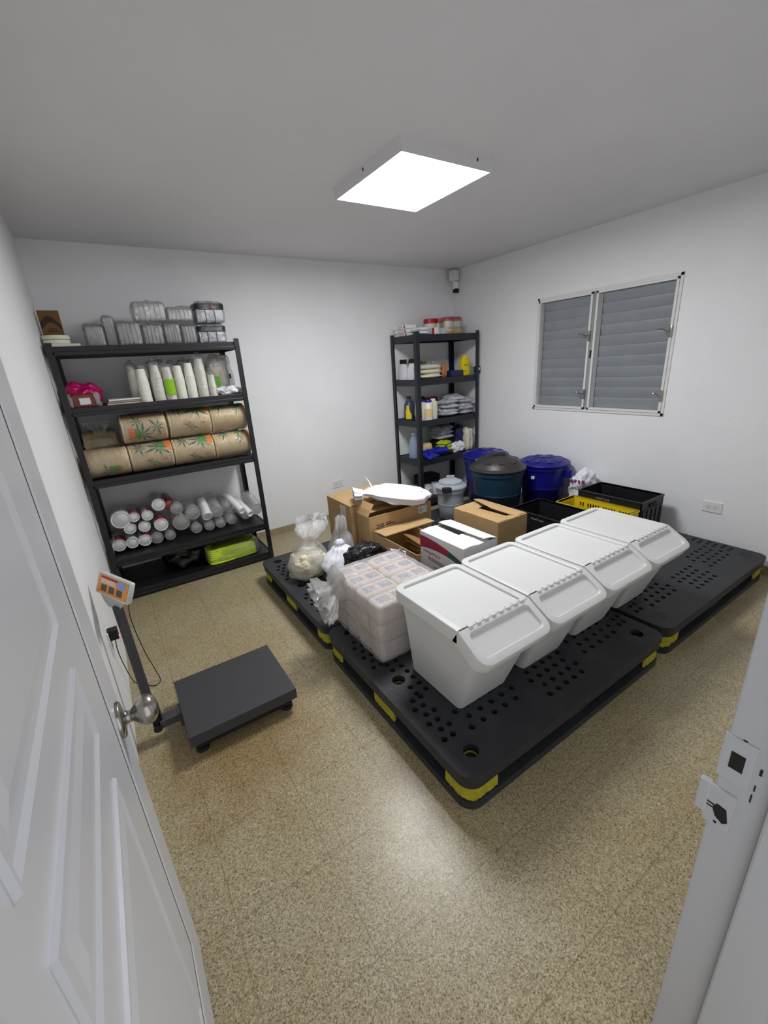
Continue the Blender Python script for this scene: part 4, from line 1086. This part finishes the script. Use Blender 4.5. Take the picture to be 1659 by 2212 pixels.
MB().lathe([(.001, 0), (.055, 0), (.062, .01), (.060, .10), (.068, .2), (.001, .21)], (.785, 3.53, S2+.004), 24).build('kraft_bowls', 'bowl', t, True)
MB().lathe([(.001, 0), (.042, 0), (.046, .01), (.045, .13), (.001, .14)], (.755, 3.46, S2+.004), 20).build('green_cups', 'leaf2', t, True)
blob((.815, 3.515, S2), (.185, .17, .285), 3.2, .028, 6, 7, 18).build('bag_film', 'haze', t, True, 75)
MB().box(.862, .874, 3.41, 3.425, S2+.115, S2+.150, .003).build('barcode_sticker', 'ink', t)
o = blob((.832, 3.385, S2), (.195, .12, .062), 2.2, .022, 9, 11, 14).build('napkin_cloth', 'wbag', None, True, 70); tag(o, 'crumpled white cloth at the right front edge of the second tier', 'cloth')

# --- third tier: shrink-wrapped rolls of kraft bowls
RR = .097
def bowl_roll(x0, x1, yc, zc, label, prints, bare=0.0, group='wrapped rolls of kraft bowls on the third tier'):
    t = thing('bowl_roll', label, 'bowls', ((x0+x1)/2, yc, zc-RR), group)
    prof = [(.001, 0), (RR-.006, 0)]; L = x1-x0; n = int(L/.0125)
    for k in range(n):
        a = .004+k*(L-.008)/n; prof += [(RR-.0042, a), (RR-.0016, a+.003), (RR-.0018, a+.009), (RR-.0042, a+.0105)]
    prof += [(RR-.006, L), (.001, L)]
    MB().lathe(prof, (x0, yc, zc), 40, 'x').build('stacked_bowls', 'bowl', t, True, 60)
    for (m_, pts, nm) in prints:
        q = MB(); r = RR+.0006
        for poly in pts:
            P3 = [(x0+u*L, yc-r*cos(a), zc+r*sin(a)) for u, a in poly]
            N3 = [(x0+u*L, yc-(r+.0008)*cos(a), zc+(r+.0008)*sin(a)) for u, a in poly]
            q.loft([P3, N3])
        q.build(nm, m_, t)
    f_ = MB(); rings = []
    for k in range(19):
        u = -.012+(L+.024)*k/18; e = 1 if 1 < k < 17 else (.93 if k in (1, 17) else .80)
        rings.append([(x0+u, yc+(RR+.003+.004*noise.noise(Vector((u*30, a_*3, x0*9))))*e*cos(a_*PI/16), zc+(RR+.003+.005*noise.noise(Vector((u*26, a_*.8, zc*5+x0))))*e*sin(a_*PI/16)) for a_ in range(32)])
    f_.loft(rings, True, True); f_.build('film', 'clear', t, True, 75)
    return t
def rectp(u0, u1, a0, a1, n=5): return [[(u0, a0+(a1-a0)*i/n), (u1, a0+(a1-a0)*i/n), (u1, a0+(a1-a0)*(i+1)/n), (u0, a0+(a1-a0)*(i+1)/n)] for i in range(n)]
def fan(u, a, s, n=8, a_off=0, spread=2*PI, L=.25):
    out = []
    for i in range(n):
        th = a_off+spread*i/n; l = 1.5*s*(1+.25*((i*7) % 3-1)); w = .16
        out.append([(u+.02*s*cos(th)/L, a+.02*s*sin(th)/RR), (u+l*.5*cos(th+w)/L, a+l*.5*sin(th+w)/RR), (u+l*cos(th)/L, a+l*sin(th)/RR), (u+l*.5*cos(th-w)/L, a+l*.5*sin(th-w)/RR)])
    return out
def prints(side, up, lo):
    P_ = []
    if side == 'r': P_ = [('orange', rectp(.84, .98, up[0], up[1]), 'orange_print'), ('leaf2', rectp(.66, .84, up[0]+.05, up[1]-.05), 'green_print'), ('leaf', fan(.68, up[0]+.35, .050, 9)+fan(.25, up[0]+.45, .034, 7, .4), 'leaf_print')]
    if side == 'l': P_ = [('orange', rectp(.13, .27, up[0], up[1]), 'orange_print'), ('leaf2', rectp(.27, .38, up[0]+.05, up[1]-.05), 'green_print'), ('leaf', fan(.42, up[0]+.35, .050, 9)+fan(.78, up[0]+.8, .038, 7, .4)+fan(.35, up[0]+1.25, .032, 7, .2), 'leaf_print')]
    if lo is not None: P_ += [('leaf', fan(.5, lo, .026, 6, .6), 'leaf_print'), ('orange', rectp(.40, .52, lo+.18, lo+.30, 2)+rectp(.74, .84, lo+.1, lo+.2, 2), 'orange_print')]
    return P_
z1_ = S3+RR+.004; z2_ = z1_+2*RR+.006; yb_ = 3.425
bowl_roll(-.165, .083, yb_, z1_, 'bowl roll at the left end of the lower row, mostly plain kraft', [('leaf2', rectp(.52, .74, -.62, -.22), 'green_print'), ('orange', rectp(.74, .80, -.60, -.24), 'orange_print'), ('leaf', fan(.45, -.50, .03, 7), 'leaf_print')])
bowl_roll(.092, .360, yb_, z1_, 'bowl roll second from the left in the lower row', prints('r', (.35, 1.25), -.35))
bowl_roll(.368, .645, yb_, z1_, 'bowl roll third from the left in the lower row', prints('r', (.45, 1.3), -.45))
bowl_roll(.653, .918, yb_, z1_, 'bowl roll at the right end of the lower row', [('orange', rectp(.90, .99, .5, 1.4), 'orange_print'), ('leaf', fan(.72, .55, .03, 7)+fan(.3, 1.1, .035, 7), 'leaf_print'), ('leaf2', rectp(.62, .88, 1.0, 1.3), 'green_print')])
bowl_roll(.085, .358, yb_, z2_, 'bowl roll at the left of the upper row, orange print at its left end', prints('l', (-.75, .1), None))
bowl_roll(.375, .655, yb_, z2_, 'bowl roll in the middle of the upper row', prints('r', (.75, 1.45), -.2))
bowl_roll(.662, .918, yb_, z2_, 'bowl roll at the right end of the upper row', [('leaf', fan(.75, .75, .03, 7)+fan(.28, 1.15, .035, 7), 'leaf_print'), ('leaf2', rectp(.66, .92, 1.0, 1.35), 'green_print'), ('orange', rectp(.93, .99, .6, 1.4), 'orange_print')])
t = thing('bowl_roll', 'tied bowl roll in loose film, behind the left end of the lower row', 'bowls', (-.06, 3.62, S3), 'wrapped rolls of kraft bowls on the third tier')
MB().lathe([(.001, 0), (.09, 0), (.096, .01), (.096, .19), (.09, .20), (.001, .20)], (-.15, 3.64, S3+.20), 36, 'x').build('stacked_bowls', 'bowl', t, True)
g = sack((0, 0, 0), [(.10, 0, .05), (.085, .04, .1), (.035, .075, .2), (.03, .09, .3), (.06, .13, .3), (.075, .16, .3)], 1, .8, k=8, seed=31, nz=.025)
g.xf(lambda p: (-.045+p.x, 3.56+p.y*.7, S3+.20+p.z)); g.build('film_knot', 'clear', t, True, 75)

# --- fourth tier: horizontal cup rolls
def cup_roll(x, z, r, label, m_='cup_s', red=None, L=.26, y0=3.44, tilt=0, az=0, film=True, r2=None):
    t = thing('cup_roll', label, 'cups', (x, y0, z-r), 'wrapped cup rolls on the fourth tier')
    r2 = r2 or r*.86
    prof = [(.001, -.004), (r*.86, -.004), (r*.90, .001), (r*.97, .002), (r, .0), (r, -.006), (r*.985, -.008)]
    n = int((L-.07)/.011)
    for k in range(n): a = -.012-k*.011; prof += [(r*.955, a), (r, a-.004), (r*.955, a-.008)]
    prof += [(r*.95, -(L-.06)), (r2, -L), (.001, -L)]
    M_ = Matrix.Rotation(az, 3, 'Z') @ Matrix.Rotation(tilt, 3, 'X')
    f_ = lambda p: M_ @ Vector(p)+Vector((x, y0, z))
    MB().lathe(prof, (0, 0, 0), 28, 'y').xf(f_).build('stacked_cups', m_, t, True, 55)
    if red:
        q = MB(); a0, a1 = red
        for k in range(6):
            b0, b1 = a0+(a1-a0)*k/6, a0+(a1-a0)*(k+1)/6
            q.loft([[((r+.0006)*cos(b), yy, (r+.0006)*sin(b)) for b, yy in ((b0, .004), (b1, .004), (b1, .12), (b0, .12))], [((r+.0016)*cos(b), yy, (r+.0016)*sin(b)) for b, yy in ((b0, .004), (b1, .004), (b1, .12), (b0, .12))]])
        q.xf(f_).build('red_print', 'red', t)
    if film:
        g = MB(); rings = []
        for k in range(12):
            yy = -.012+(L+.02)*k/11; e = .62 if k == 0 else (.9 if k == 1 else 1)
            rings.append([M_ @ Vector(((r+.0035+.004*noise.noise(Vector((a_*.6, yy*25, x*40))))*e*cos(a_*PI/12), yy, (r+.0035+.004*noise.noise(Vector((a_*.7, yy*25, x*30+5))))*e*sin(a_*PI/12)))+Vector((x, y0, z)) for a_ in range(24)])
        g.loft(rings, True, True); g.build('film', 'clear', t, True, 75)
    return t
k_ = 3.44/3.36
def CR(x, z, *a, **k):
    return cup_roll(x*k_, max(1.5-(1.5-z)*k_, S4+a[0]+.005), *a, **k)
CR(-.062, .585, .062, 'large-lidded tub roll at the upper left of the cup pile', L=.22)
CR(-.112, .405, .044, 'red-printed cup roll at the lower left corner of the cup pile', red=(.5, 2.0))
CR(-.030, .402, .041, 'white cup roll second from the left in the bottom row')
CR(.050, .399, .044, 'red-striped cup roll third from the left in the bottom row', red=(.3, 1.9))
CR(-.022, .508, .040, 'white cup roll below the large-lidded tub roll')
CR(.068, .500, .040, 'bright white cup roll in the middle of the white pile')
CR(.020, .585, .036, 'white cup roll with red print right of the large-lidded tub', red=(.2, 2.4))
CR(.104, .578, .039, 'white cup roll with red mark beneath the topmost roll', red=(0, 1.5))
CR(.190, .640, .046, 'topmost bright white cup roll of the pile', red=(-.4, .9))
CR(.176, .488, .048, 'red-printed cup roll at the right of the white pile', red=(.1, 2.2))
CR(.262, .610, .040, 'red cup roll behind the topmost roll', m_='red', y0=3.50)
CR(.128, .396, .044, 'clear cup roll fourth from the left in the bottom row', m_='clear2')
CR(.218, .392, .038, 'clear cup roll at the right end of the bottom row', m_='clear2')
CR(.310, .470, .060, 'large clear cup roll right of the white pile', m_='clear2', L=.24)
CR(.300, .585, .046, 'clear cup roll resting on the large clear one', m_='clear2', L=.22)
CR(.405, .400, .042, 'clear cup roll pointing forward beneath the middle of the pile', m_='clear2')
CR(.402, .525, .054, 'clear cup roll upper middle of the pile', m_='clear2', L=.24)
CR(.496, .478, .040, 'clear cup roll with a white lid end, middle of the tier', m_='cup_s', y0=3.42, L=.2, tilt=.5)
CR(.500, .395, .040, 'clear cup roll under the white-lidded one', m_='clear2')
CR(.575, .490, .048, 'clear cup roll right of the white-lidded one', m_='clear2', tilt=.25)
CR(.585, .395, .040, 'clear cup roll low on the shelf, right of the middle', m_='clear2')
CR(.672, .405, .043, 'clear cup roll below the narrow white cups', m_='clear2')
CR(.665, .510, .044, 'clear cup roll left of the narrow white cups', m_='clear2', y0=3.48)
CR(.745, .478, .027, 'narrow white cup roll, the left of two slanting ones', y0=3.36, L=.26, tilt=.42, az=.25, film=False)
CR(.806, .438, .026, 'narrow white cup roll, the right of two slanting ones', y0=3.36, L=.24, tilt=.42, az=.25, film=False)
CR(.880, .440, .052, 'clear bowl roll at the right end of the fourth tier', m_='clear2', tilt=.2)
CR(.800, .395, .040, 'clear cup roll beneath the narrow white cups', m_='clear2', y0=3.50)
o = blob((-.172, 3.40, S4), (.028, .12, .16), 2.6, .012, 8, 4, 8).build('cup_sleeve', 'haze', None, True); tag(o, 'clear sleeve squeezed between the left post and the cup pile', 'sleeve')

# --- bottom tier
t = thing('cloth_pack', 'neon yellow folded cloth pack in clear film on the bottom tier', 'cloth pack', (.634, 3.42, S5))
cl = None
for k in range(7):
    b_ = blob((.634, 3.435, S5+.003+k*.0182), (.385-.006*(k % 2), .17, .0195), 7, .004, 10, k, 8)
    b_.xf(lambda p: Matrix.Rotation(.06, 3, 'Z') @ (p-Vector((.634, 3.435, 0)))+Vector((.634, 3.435, 0))).build('folded_cloth', 'neon', t, True, 60)
blob((.645, 3.435, S5+.002), (.425, .185, .135), 5, .008, 7, 2, 14).build('film', 'clear', t, True, 75)
o = blob((.29, 3.56, S5), (.30, .28, .215), 2.3, .035, 5, 14, 14).build('plastic_bag', 'bbag', None, True, 70); tag(o, 'black plastic bag in the middle of the bottom tier', 'bag')
o = blob((.56, 3.64, S5), (.34, .16, .19), 2.3, .03, 5, 15, 12).build('plastic_bag', 'bbag', None, True, 70); tag(o, 'black plastic bag behind the neon cloth pack', 'bag')

# ================================================================== things on the corner shelf
def bx_thing(name, label, cat, x0, x1, y0, y1, z0, z1, m, bev=.002, group=None, rz=0):
    o = MB().box(x0, x1, y0, y1, z0, z1, bev, rot=Matrix.Rotation(rz, 3, 'Z') if rz else None).build(name, m, None); return tag(o, label, cat, group)
def jar(name, label, x, y, z, r, h, mb_, ml, cat='jar', group=None, lr=None, lh=.018, lab=None):
    t = thing(name, label, cat, (x, y, z), group); lr = lr or r*1.02
    MB().lathe([(.001, 0), (r*.94, 0), (r, .006), (r, h-lh-.012), (lr*.93, h-lh), (.001, h-lh)], (x, y, z), 24).build('jar_body', mb_, t, True, 50)
    MB().lathe([(.001, h-lh), (lr, h-lh), (lr, h-.002), (lr*.96, h), (.001, h)], (x, y, z), 24).build('jar_lid', ml, t, True, 50)
    if lab:
        m_, z0, z1 = lab; MB().lathe([(r+.0006, z0), (r+.0012, z0), (r+.0012, z1), (r+.0006, z1)], (x, y, z), 24, caps=False).build('label', m_, t, True)
    return t
# top
for k, lab in enumerate(('bottom', 'middle', 'top')):
    t = thing('wipes_box', 'flat white red-lettered carton, %s of the stack of three on the corner shelf' % lab, 'carton', (2.70, 3.67, T1+k*.036), 'flat white cartons on the corner shelf')
    MB().box(2.645-.008*k, 2.755, 3.565, 3.775, T1+.001+k*.036, T1+.035+k*.036, .004).build('carton_body', 'white', t)
    text('COLOR', .026, (2.645-.008*k, 3.665, T1+.018+k*.036), (0, -1, 0), (0, 0, 1), 'ink_red', t)
    MB().box(2.6435-.008*k, 2.6445-.008*k, 3.578, 3.598, T1+.006+k*.036, T1+.030+k*.036).build('brand_mark', 'crimson', t)
for k, lab in enumerate(('lower', 'upper')):
    o = pouch((2.725, 3.47, T1+.002+.034*k), (.125, .15, .036), .006, k).build('soft_pack', 'wbag', None, True); tag(o, '%s white soft pack beside the flat white cartons' % lab, 'packet')
bx_thing('small_box', 'small clear-fronted box at the front of the corner shelf top', 'box', 2.785, 2.845, 3.43, 3.49, T1+.001, T1+.062, 'clear2')
t = thing('small_box', 'small white box with a red stripe on top of the corner shelf', 'box', (2.89, 3.46, T1))
MB().box(2.860, 2.920, 3.43, 3.49, T1+.001, T1+.066, .002).build('box_body', 'white', t); MB().box(2.8595, 2.870, 3.4292, 3.4905, T1+.004, T1+.064).build('red_stripe', 'red', t)
for k in range(3): bx_thing('small_box', ('left', 'middle', 'right')[k]+' of three pale grey film-wrapped cartons before the red-lidded jars', 'box', 2.928+k*.034, 2.960+k*.034, 3.42, 3.47, T1+.001, T1+.060, 'clear2')
jar('supplement_jar', 'red-lidded white jar at the back left of the corner shelf top', 3.005, 3.66, T1, .062, .165, 'milk', 'red', lh=.045)
jar('supplement_jar', 'red-lidded white jar at the back right of the corner shelf top', 3.135, 3.66, T1, .062, .170, 'milk', 'red', lh=.045)
for k, x in enumerate((3.125, 3.232)):
    t = jar('supplement_jar', ('left', 'right')[k]+' front red-lidded jar with yellow lettering', x, 3.52, T1, .052, .165, 'milk', 'red', lh=.036, lab=('yellow_b', .004, .035))
    text('TASTE', .034, (x-.018, 3.4685, T1+.060), (1, .0, 0), (0, 0, 1), 'amber', t)
o = blob((3.178, 3.53, T1), (.245, .14, .175), 5, .008, 8, 9, 10).build('film_wrap', 'clear', None, True, 75)
tag(o, 'clear film round the two front red-lidded jars', 'plastic wrap')
# second level
for k in range(2):
    t = thing('coffee_bag', ('left', 'right')[k]+' silver-white standing pouch with a black top, left end of the corner shelf', 'packet', (2.685+.03*k, 3.71-.115*k, T2), 'black-topped pouches on the corner shelf')
    x, y = 2.685+.03*k, 3.71-.115*k
    mb = MB(); mb.loft([rr_ for rr_ in ([(x-.030, y-.045, T2+.001), (x+.030, y-.045, T2+.001), (x+.030, y+.045, T2+.001), (x-.030, y+.045, T2+.001)], [(x-.026, y-.047, T2+.10), (x+.026, y-.047, T2+.10), (x+.026, y+.047, T2+.10), (x-.026, y+.047, T2+.10)], [(x-.006, y-.048, T2+.165), (x+.006, y-.048, T2+.165), (x+.006, y+.048, T2+.165), (x-.006, y+.048, T2+.165)])])
    mb.build('pouch_body', 'wbag', t, True)
    MB().box(x-.008, x+.008, y-.05, y+.05, T2+.150, T2+.20, .002).build('black_top', 'rubber', t)
for k in range(3):
    o = pouch((2.835, 3.53, T2+.002+k*.044), (.265, .20, .052), .006, k+5, rz=.05*k).build('flour_sack', 'cream_bag', None, True, 60)
    tag(o, 'cream paper sack, %s of the stack of three on the corner shelf' % ('bottom', 'middle', 'top')[k], 'sack', 'cream paper sacks on the corner shelf')
for k in range(3): bx_thing('seasoning_pack', ('left', 'middle', 'right')[k]+' olive and brown pack behind the cream sacks', 'packet', 2.76+k*.075, 2.825+k*.075, 3.69, 3.74, T2+.001, T2+.19-.01*k, ('amber', 'olive', 'olive')[k], .006)
jar('spice_bottle', 'clear grey bottle right of the cream sacks', 2.985, 3.60, T2, .030, .165, 'clear2', 'grey', 'bottle', lr=.018, lh=.02)
o = blob((3.035, 3.49, T2), (.062, .05, .150), 4, .006, 9, 3, 8).build('snack_pack', 'amber', None, True); tag(o, 'orange-brown upright pack beside the navy tray', 'packet')
bx_thing('flat_case', 'navy flat case lying at the middle of the corner shelf', 'case', 3.075, 3.245, 3.42, 3.60, T2+.001, T2+.062, 'navy', .004)
t = thing('drain_cleaner', 'bright yellow bottle with dark lettering on the corner shelf', 'bottle', (3.302, 3.465, T2))
MB().loft([rr_ for rr_ in ([(x, y, T2+z) for x, y in rrect(3.302-w, 3.302+w, 3.465-d_, 3.465+d_, .008, 3)] for w, d_, z in ((.050, .026, .001), (.052, .028, .01), (.052, .028, .15), (.046, .026, .172), (.026, .02, .185), (.024, .018, .205)))]).build('bottle_body', 'yellow_b', t, True, 50)
text('MAX', .030, (3.296, 3.437, T2+.105), (1, 0, 0), (0, 0, 1), 'ink', t); text('14', .026, (3.280, 3.437, T2+.045), (1, 0, 0), (0, 0, 1), 'ink', t)
bx_thing('small_box', 'grey printed box right of the yellow bottle', 'box', 3.362, 3.418, 3.44, 3.50, T2+.001, T2+.085, 'grey')
t = thing('label_holder', 'dark box with a white tag sticking out past the right post', 'box', (3.445, 3.44, T2))
MB().box(3.42, 3.472, 3.40, 3.48, T2+.02, T2+.085, .008).build('box_body', 'steel_b', t); MB().box(3.43, 3.462, 3.3988, 3.4002, T2+.045, T2+.072).build('white_tag', 'paper', t)
# third level
t = thing('bottle', 'dark blue bottle with a yellow label at the left of the corner shelf', 'bottle', (2.70, 3.68, T3))
MB().lathe([(.001, 0), (.048, 0), (.052, .008), (.052, .15), (.040, .185), (.018, .205), (.018, .215), (.001, .215)], (2.70, 3.66, T3), 24).build('bottle_body', 'bluebottle', t, True, 50)
MB().lathe([(.001, .213), (.020, .213), (.020, .238), (.001, .238)], (2.70, 3.66, T3), 16).build('cap', 'rubber', t, True)
q = MB()
for k in range(5):
    a0, a1 = 3.3+k*.24, 3.54+k*.24; r = .0535
    q.slab([(2.70+r*cos(a0), 3.66+r*sin(a0), T3+.01), (2.70+r*cos(a1), 3.66+r*sin(a1), T3+.01), (2.70+r*cos(a1), 3.66+r*sin(a1), T3+(.12, .15, .15, .08, .07)[k]), (2.70+r*cos(a0), 3.66+r*sin(a0), T3+(.08, .15, .15, .12, .07)[k])], (0, -.0006, 0))
q.build('yellow_label', 'yellow_b', t)
jar('bottle', 'white jug with blue cap behind the front left post', 2.725, 3.50, T3, .055, .205, 'milk', 'bluepack', 'bottle', lr=.040, lh=.02)
jar('bottle', 'white jar with blue cap and tan label beside the front left post', 2.775, 3.435, T3, .044, .200, 'milk', 'bluepack', 'bottle', lr=.034, lh=.022, lab=('tan_lab', .035, .115))
jar('bottle', 'plain milky white jug right of the tan-labelled jar', 2.865, 3.47, T3, .046, .205, 'milk', 'milk', 'bottle', lr=.026, lh=.02)
jar('bottle', 'dark capped bottle behind the white jugs', 2.84, 3.60, T3, .03, .225, 'rubber', 'rubber', 'bottle', lr=.018)
bx_thing('red_box', 'dark red box behind the white jugs on the corner shelf', 'box', 2.93, 3.12, 3.70, 3.76, T3+.001, T3+.195, 'crimson')
labs = ['lowest left', 'lowest right', 'second left', 'second right', 'third left', 'third right', 'fourth left', 'fourth right', 'top middle']
for k in range(9):
    col = k % 2; row = k//2
    x = (3.075 if col == 0 else 3.295) if k < 8 else 3.18
    o = pouch((x+.012*((k*5) % 3-1), 3.50+.01*(k % 3), T3+.003+row*.040), (.215, .21, .055), .012, k+20, tilt=.10*((k % 3)-1), rz=.16*((k*3) % 4-1.5)).build('silver_pouch', 'silver', None, True, 60)
    tag(o, 'crinkled silver-grey pouch, %s of the pile on the corner shelf' % labs[k], 'pouch', 'silver-grey pouches on the corner shelf')
# fourth level
t = thing('jug', 'clear bluish plastic jug at the left of the fourth level', 'jug', (2.70, 3.62, T4))
MB().lathe([(.001, 0), (.058, 0), (.060, .01), (.056, .13), (.046, .19), (.022, .235), (.020, .25), (.001, .25)], (2.70, 3.60, T4), 24).build('jug_body', 'jug', t, True, 50)
MB().lathe([(.001, .248), (.023, .248), (.023, .268), (.001, .268)], (2.70, 3.60, T4), 16).build('cap', 'white', t, True)
o = pouch((2.79, 3.47, T4+.004), (.22, .16, .075), .014, 41, rz=.35, tilt=.3).build('blue_packet', 'bluepack', None, True); tag(o, 'royal blue packet leaning on the jug, left of the front post', 'packet')
o = pouch((2.93, 3.46, T4+.012), (.20, .16, .085), .016, 42, rz=-.2, tilt=-.2).build('blue_packet', 'bluepack', None, True); tag(o, 'royal blue packet right of the front post', 'packet')
o = blob((2.86, 3.60, T4), (.12, .10, .14), 4, .01, 6, 42, 8).build('tan_pack', 'tan_lab', None, True); tag(o, 'tan pack standing behind the royal blue packets', 'packet')
for k in range(3):
    o = pouch((3.03, 3.50, T4+.035+k*.034), (.15, .13, .045), .008, 50+k, rz=.2*k).build('sponge_pack', 'yelsponge', None, True); tag(o, 'yellow-green pack, %s of three between the blue packets and the white bag' % ('lowest', 'middle', 'top')[k], 'packet', 'yellow-green packs on the corner shelf')
o = blob((3.02, 3.43, T4), (.15, .07, .055), 2.4, .014, 8, 53, 8).build('plastic_bag', 'bbag', None, True); tag(o, 'small black bag hanging over the edge of the fourth level', 'bag')
o = blob((3.19, 3.47, T4), (.19, .13, .115), 2.3, .03, 8, 54, 12).build('plastic_bag', 'wbag', None, True, 70); tag(o, 'crumpled white bag at the middle of the fourth level', 'bag')
for k in range(3):
    o = pouch((3.09+.01*k, 3.62, T4+.145+k*.045), (.24, .2, .06), .012, 60+k, rz=.15*k).build('grey_pouch', 'silver', None, True); tag(o, 'dull grey pouch, %s of three at the back of the fourth level' % ('lowest', 'middle', 'top')[k], 'pouch', 'dull grey pouches on the fourth level')
o = blob((3.12, 3.64, T4), (.24, .2, .145), 5, .01, 6, 64, 8).build('dark_pack', 'rubber', None, True); tag(o, 'dark pack under the dull grey pouches', 'packet')
o = blob((3.26, 3.52, T4+.05), (.11, .08, .24), 3, .014, 6, 65, 10).build('navy_packet', 'navy', None, True); tag(o, 'navy upright packet near the right end of the fourth level', 'packet')
o = blob((3.27, 3.60, T4), (.16, .08, .12), 4, .014, 6, 68, 8).build('grey_box', 'grey', None, True); tag(o, 'grey pack supporting the navy packet', 'packet')
for k in range(2):
    o = blob((3.335+.055*k, 3.50, T4), (.052, .15, .26-.02*k), 4, .012, 6, 66+k, 10).build('white_sack', 'cream_bag', None, True, 60); tag(o, '%s pale upright sack at the right end of the fourth level' % ('left', 'right')[k], 'sack')
t = thing('striped_pack', 'black and white striped pack against the right post', 'packet', (3.43, 3.55, T4))
MB().box(3.385, 3.418, 3.58, 3.64, T4+.001, T4+.23, .003).build('pack_body', 'white', t)
q = MB()
for k in range(5): q.box(3.384, 3.419, 3.579, 3.6405, T4+.02+k*.042, T4+.038+k*.042)
q.build('black_stripes', 'ink', t)
# bottom level
for k in range(3):
    o = MB().lathe([(.001, 0), (.036, 0), (.038, .004), (.038, .10), (.036, .108), (.001, .108)], (2.675+.03*k, 3.72-.085*k, T5), 20).build('vegetable_can', 'greenveg', None, True, 50); tag(o, ('back', 'middle', 'front')[k]+' green-printed can on the bottom level of the corner shelf', 'can')
t = jar('food_can', 'white can with a black ring mark on the bottom level of the corner shelf', 2.80, 3.50, T5, .045, .125, 'white', 'silver', 'can', lh=.006)
MB().lathe([(.014, 0), (.020, 0), (.020, .002), (.014, .002)], (2.792, 3.4555, T5+.065), 20, 'y', caps=False).build('ring_mark', 'ink', t)
t = jar('food_can', 'white can with a red-brown ring mark next to the lidded round bin', 2.905, 3.51, T5, .045, .125, 'white', 'silver', 'can', lh=.006)
MB().lathe([(.014, 0), (.020, 0), (.020, .002), (.014, .002)], (2.905, 3.4655, T5+.065), 20, 'y', caps=False).build('ring_mark', 'crimson', t)
bx_thing('dark_box', 'dark box behind the white cans on the bottom level', 'box', 2.80, 3.05, 3.60, 3.76, T5+.001, T5+.19, 'rubber')
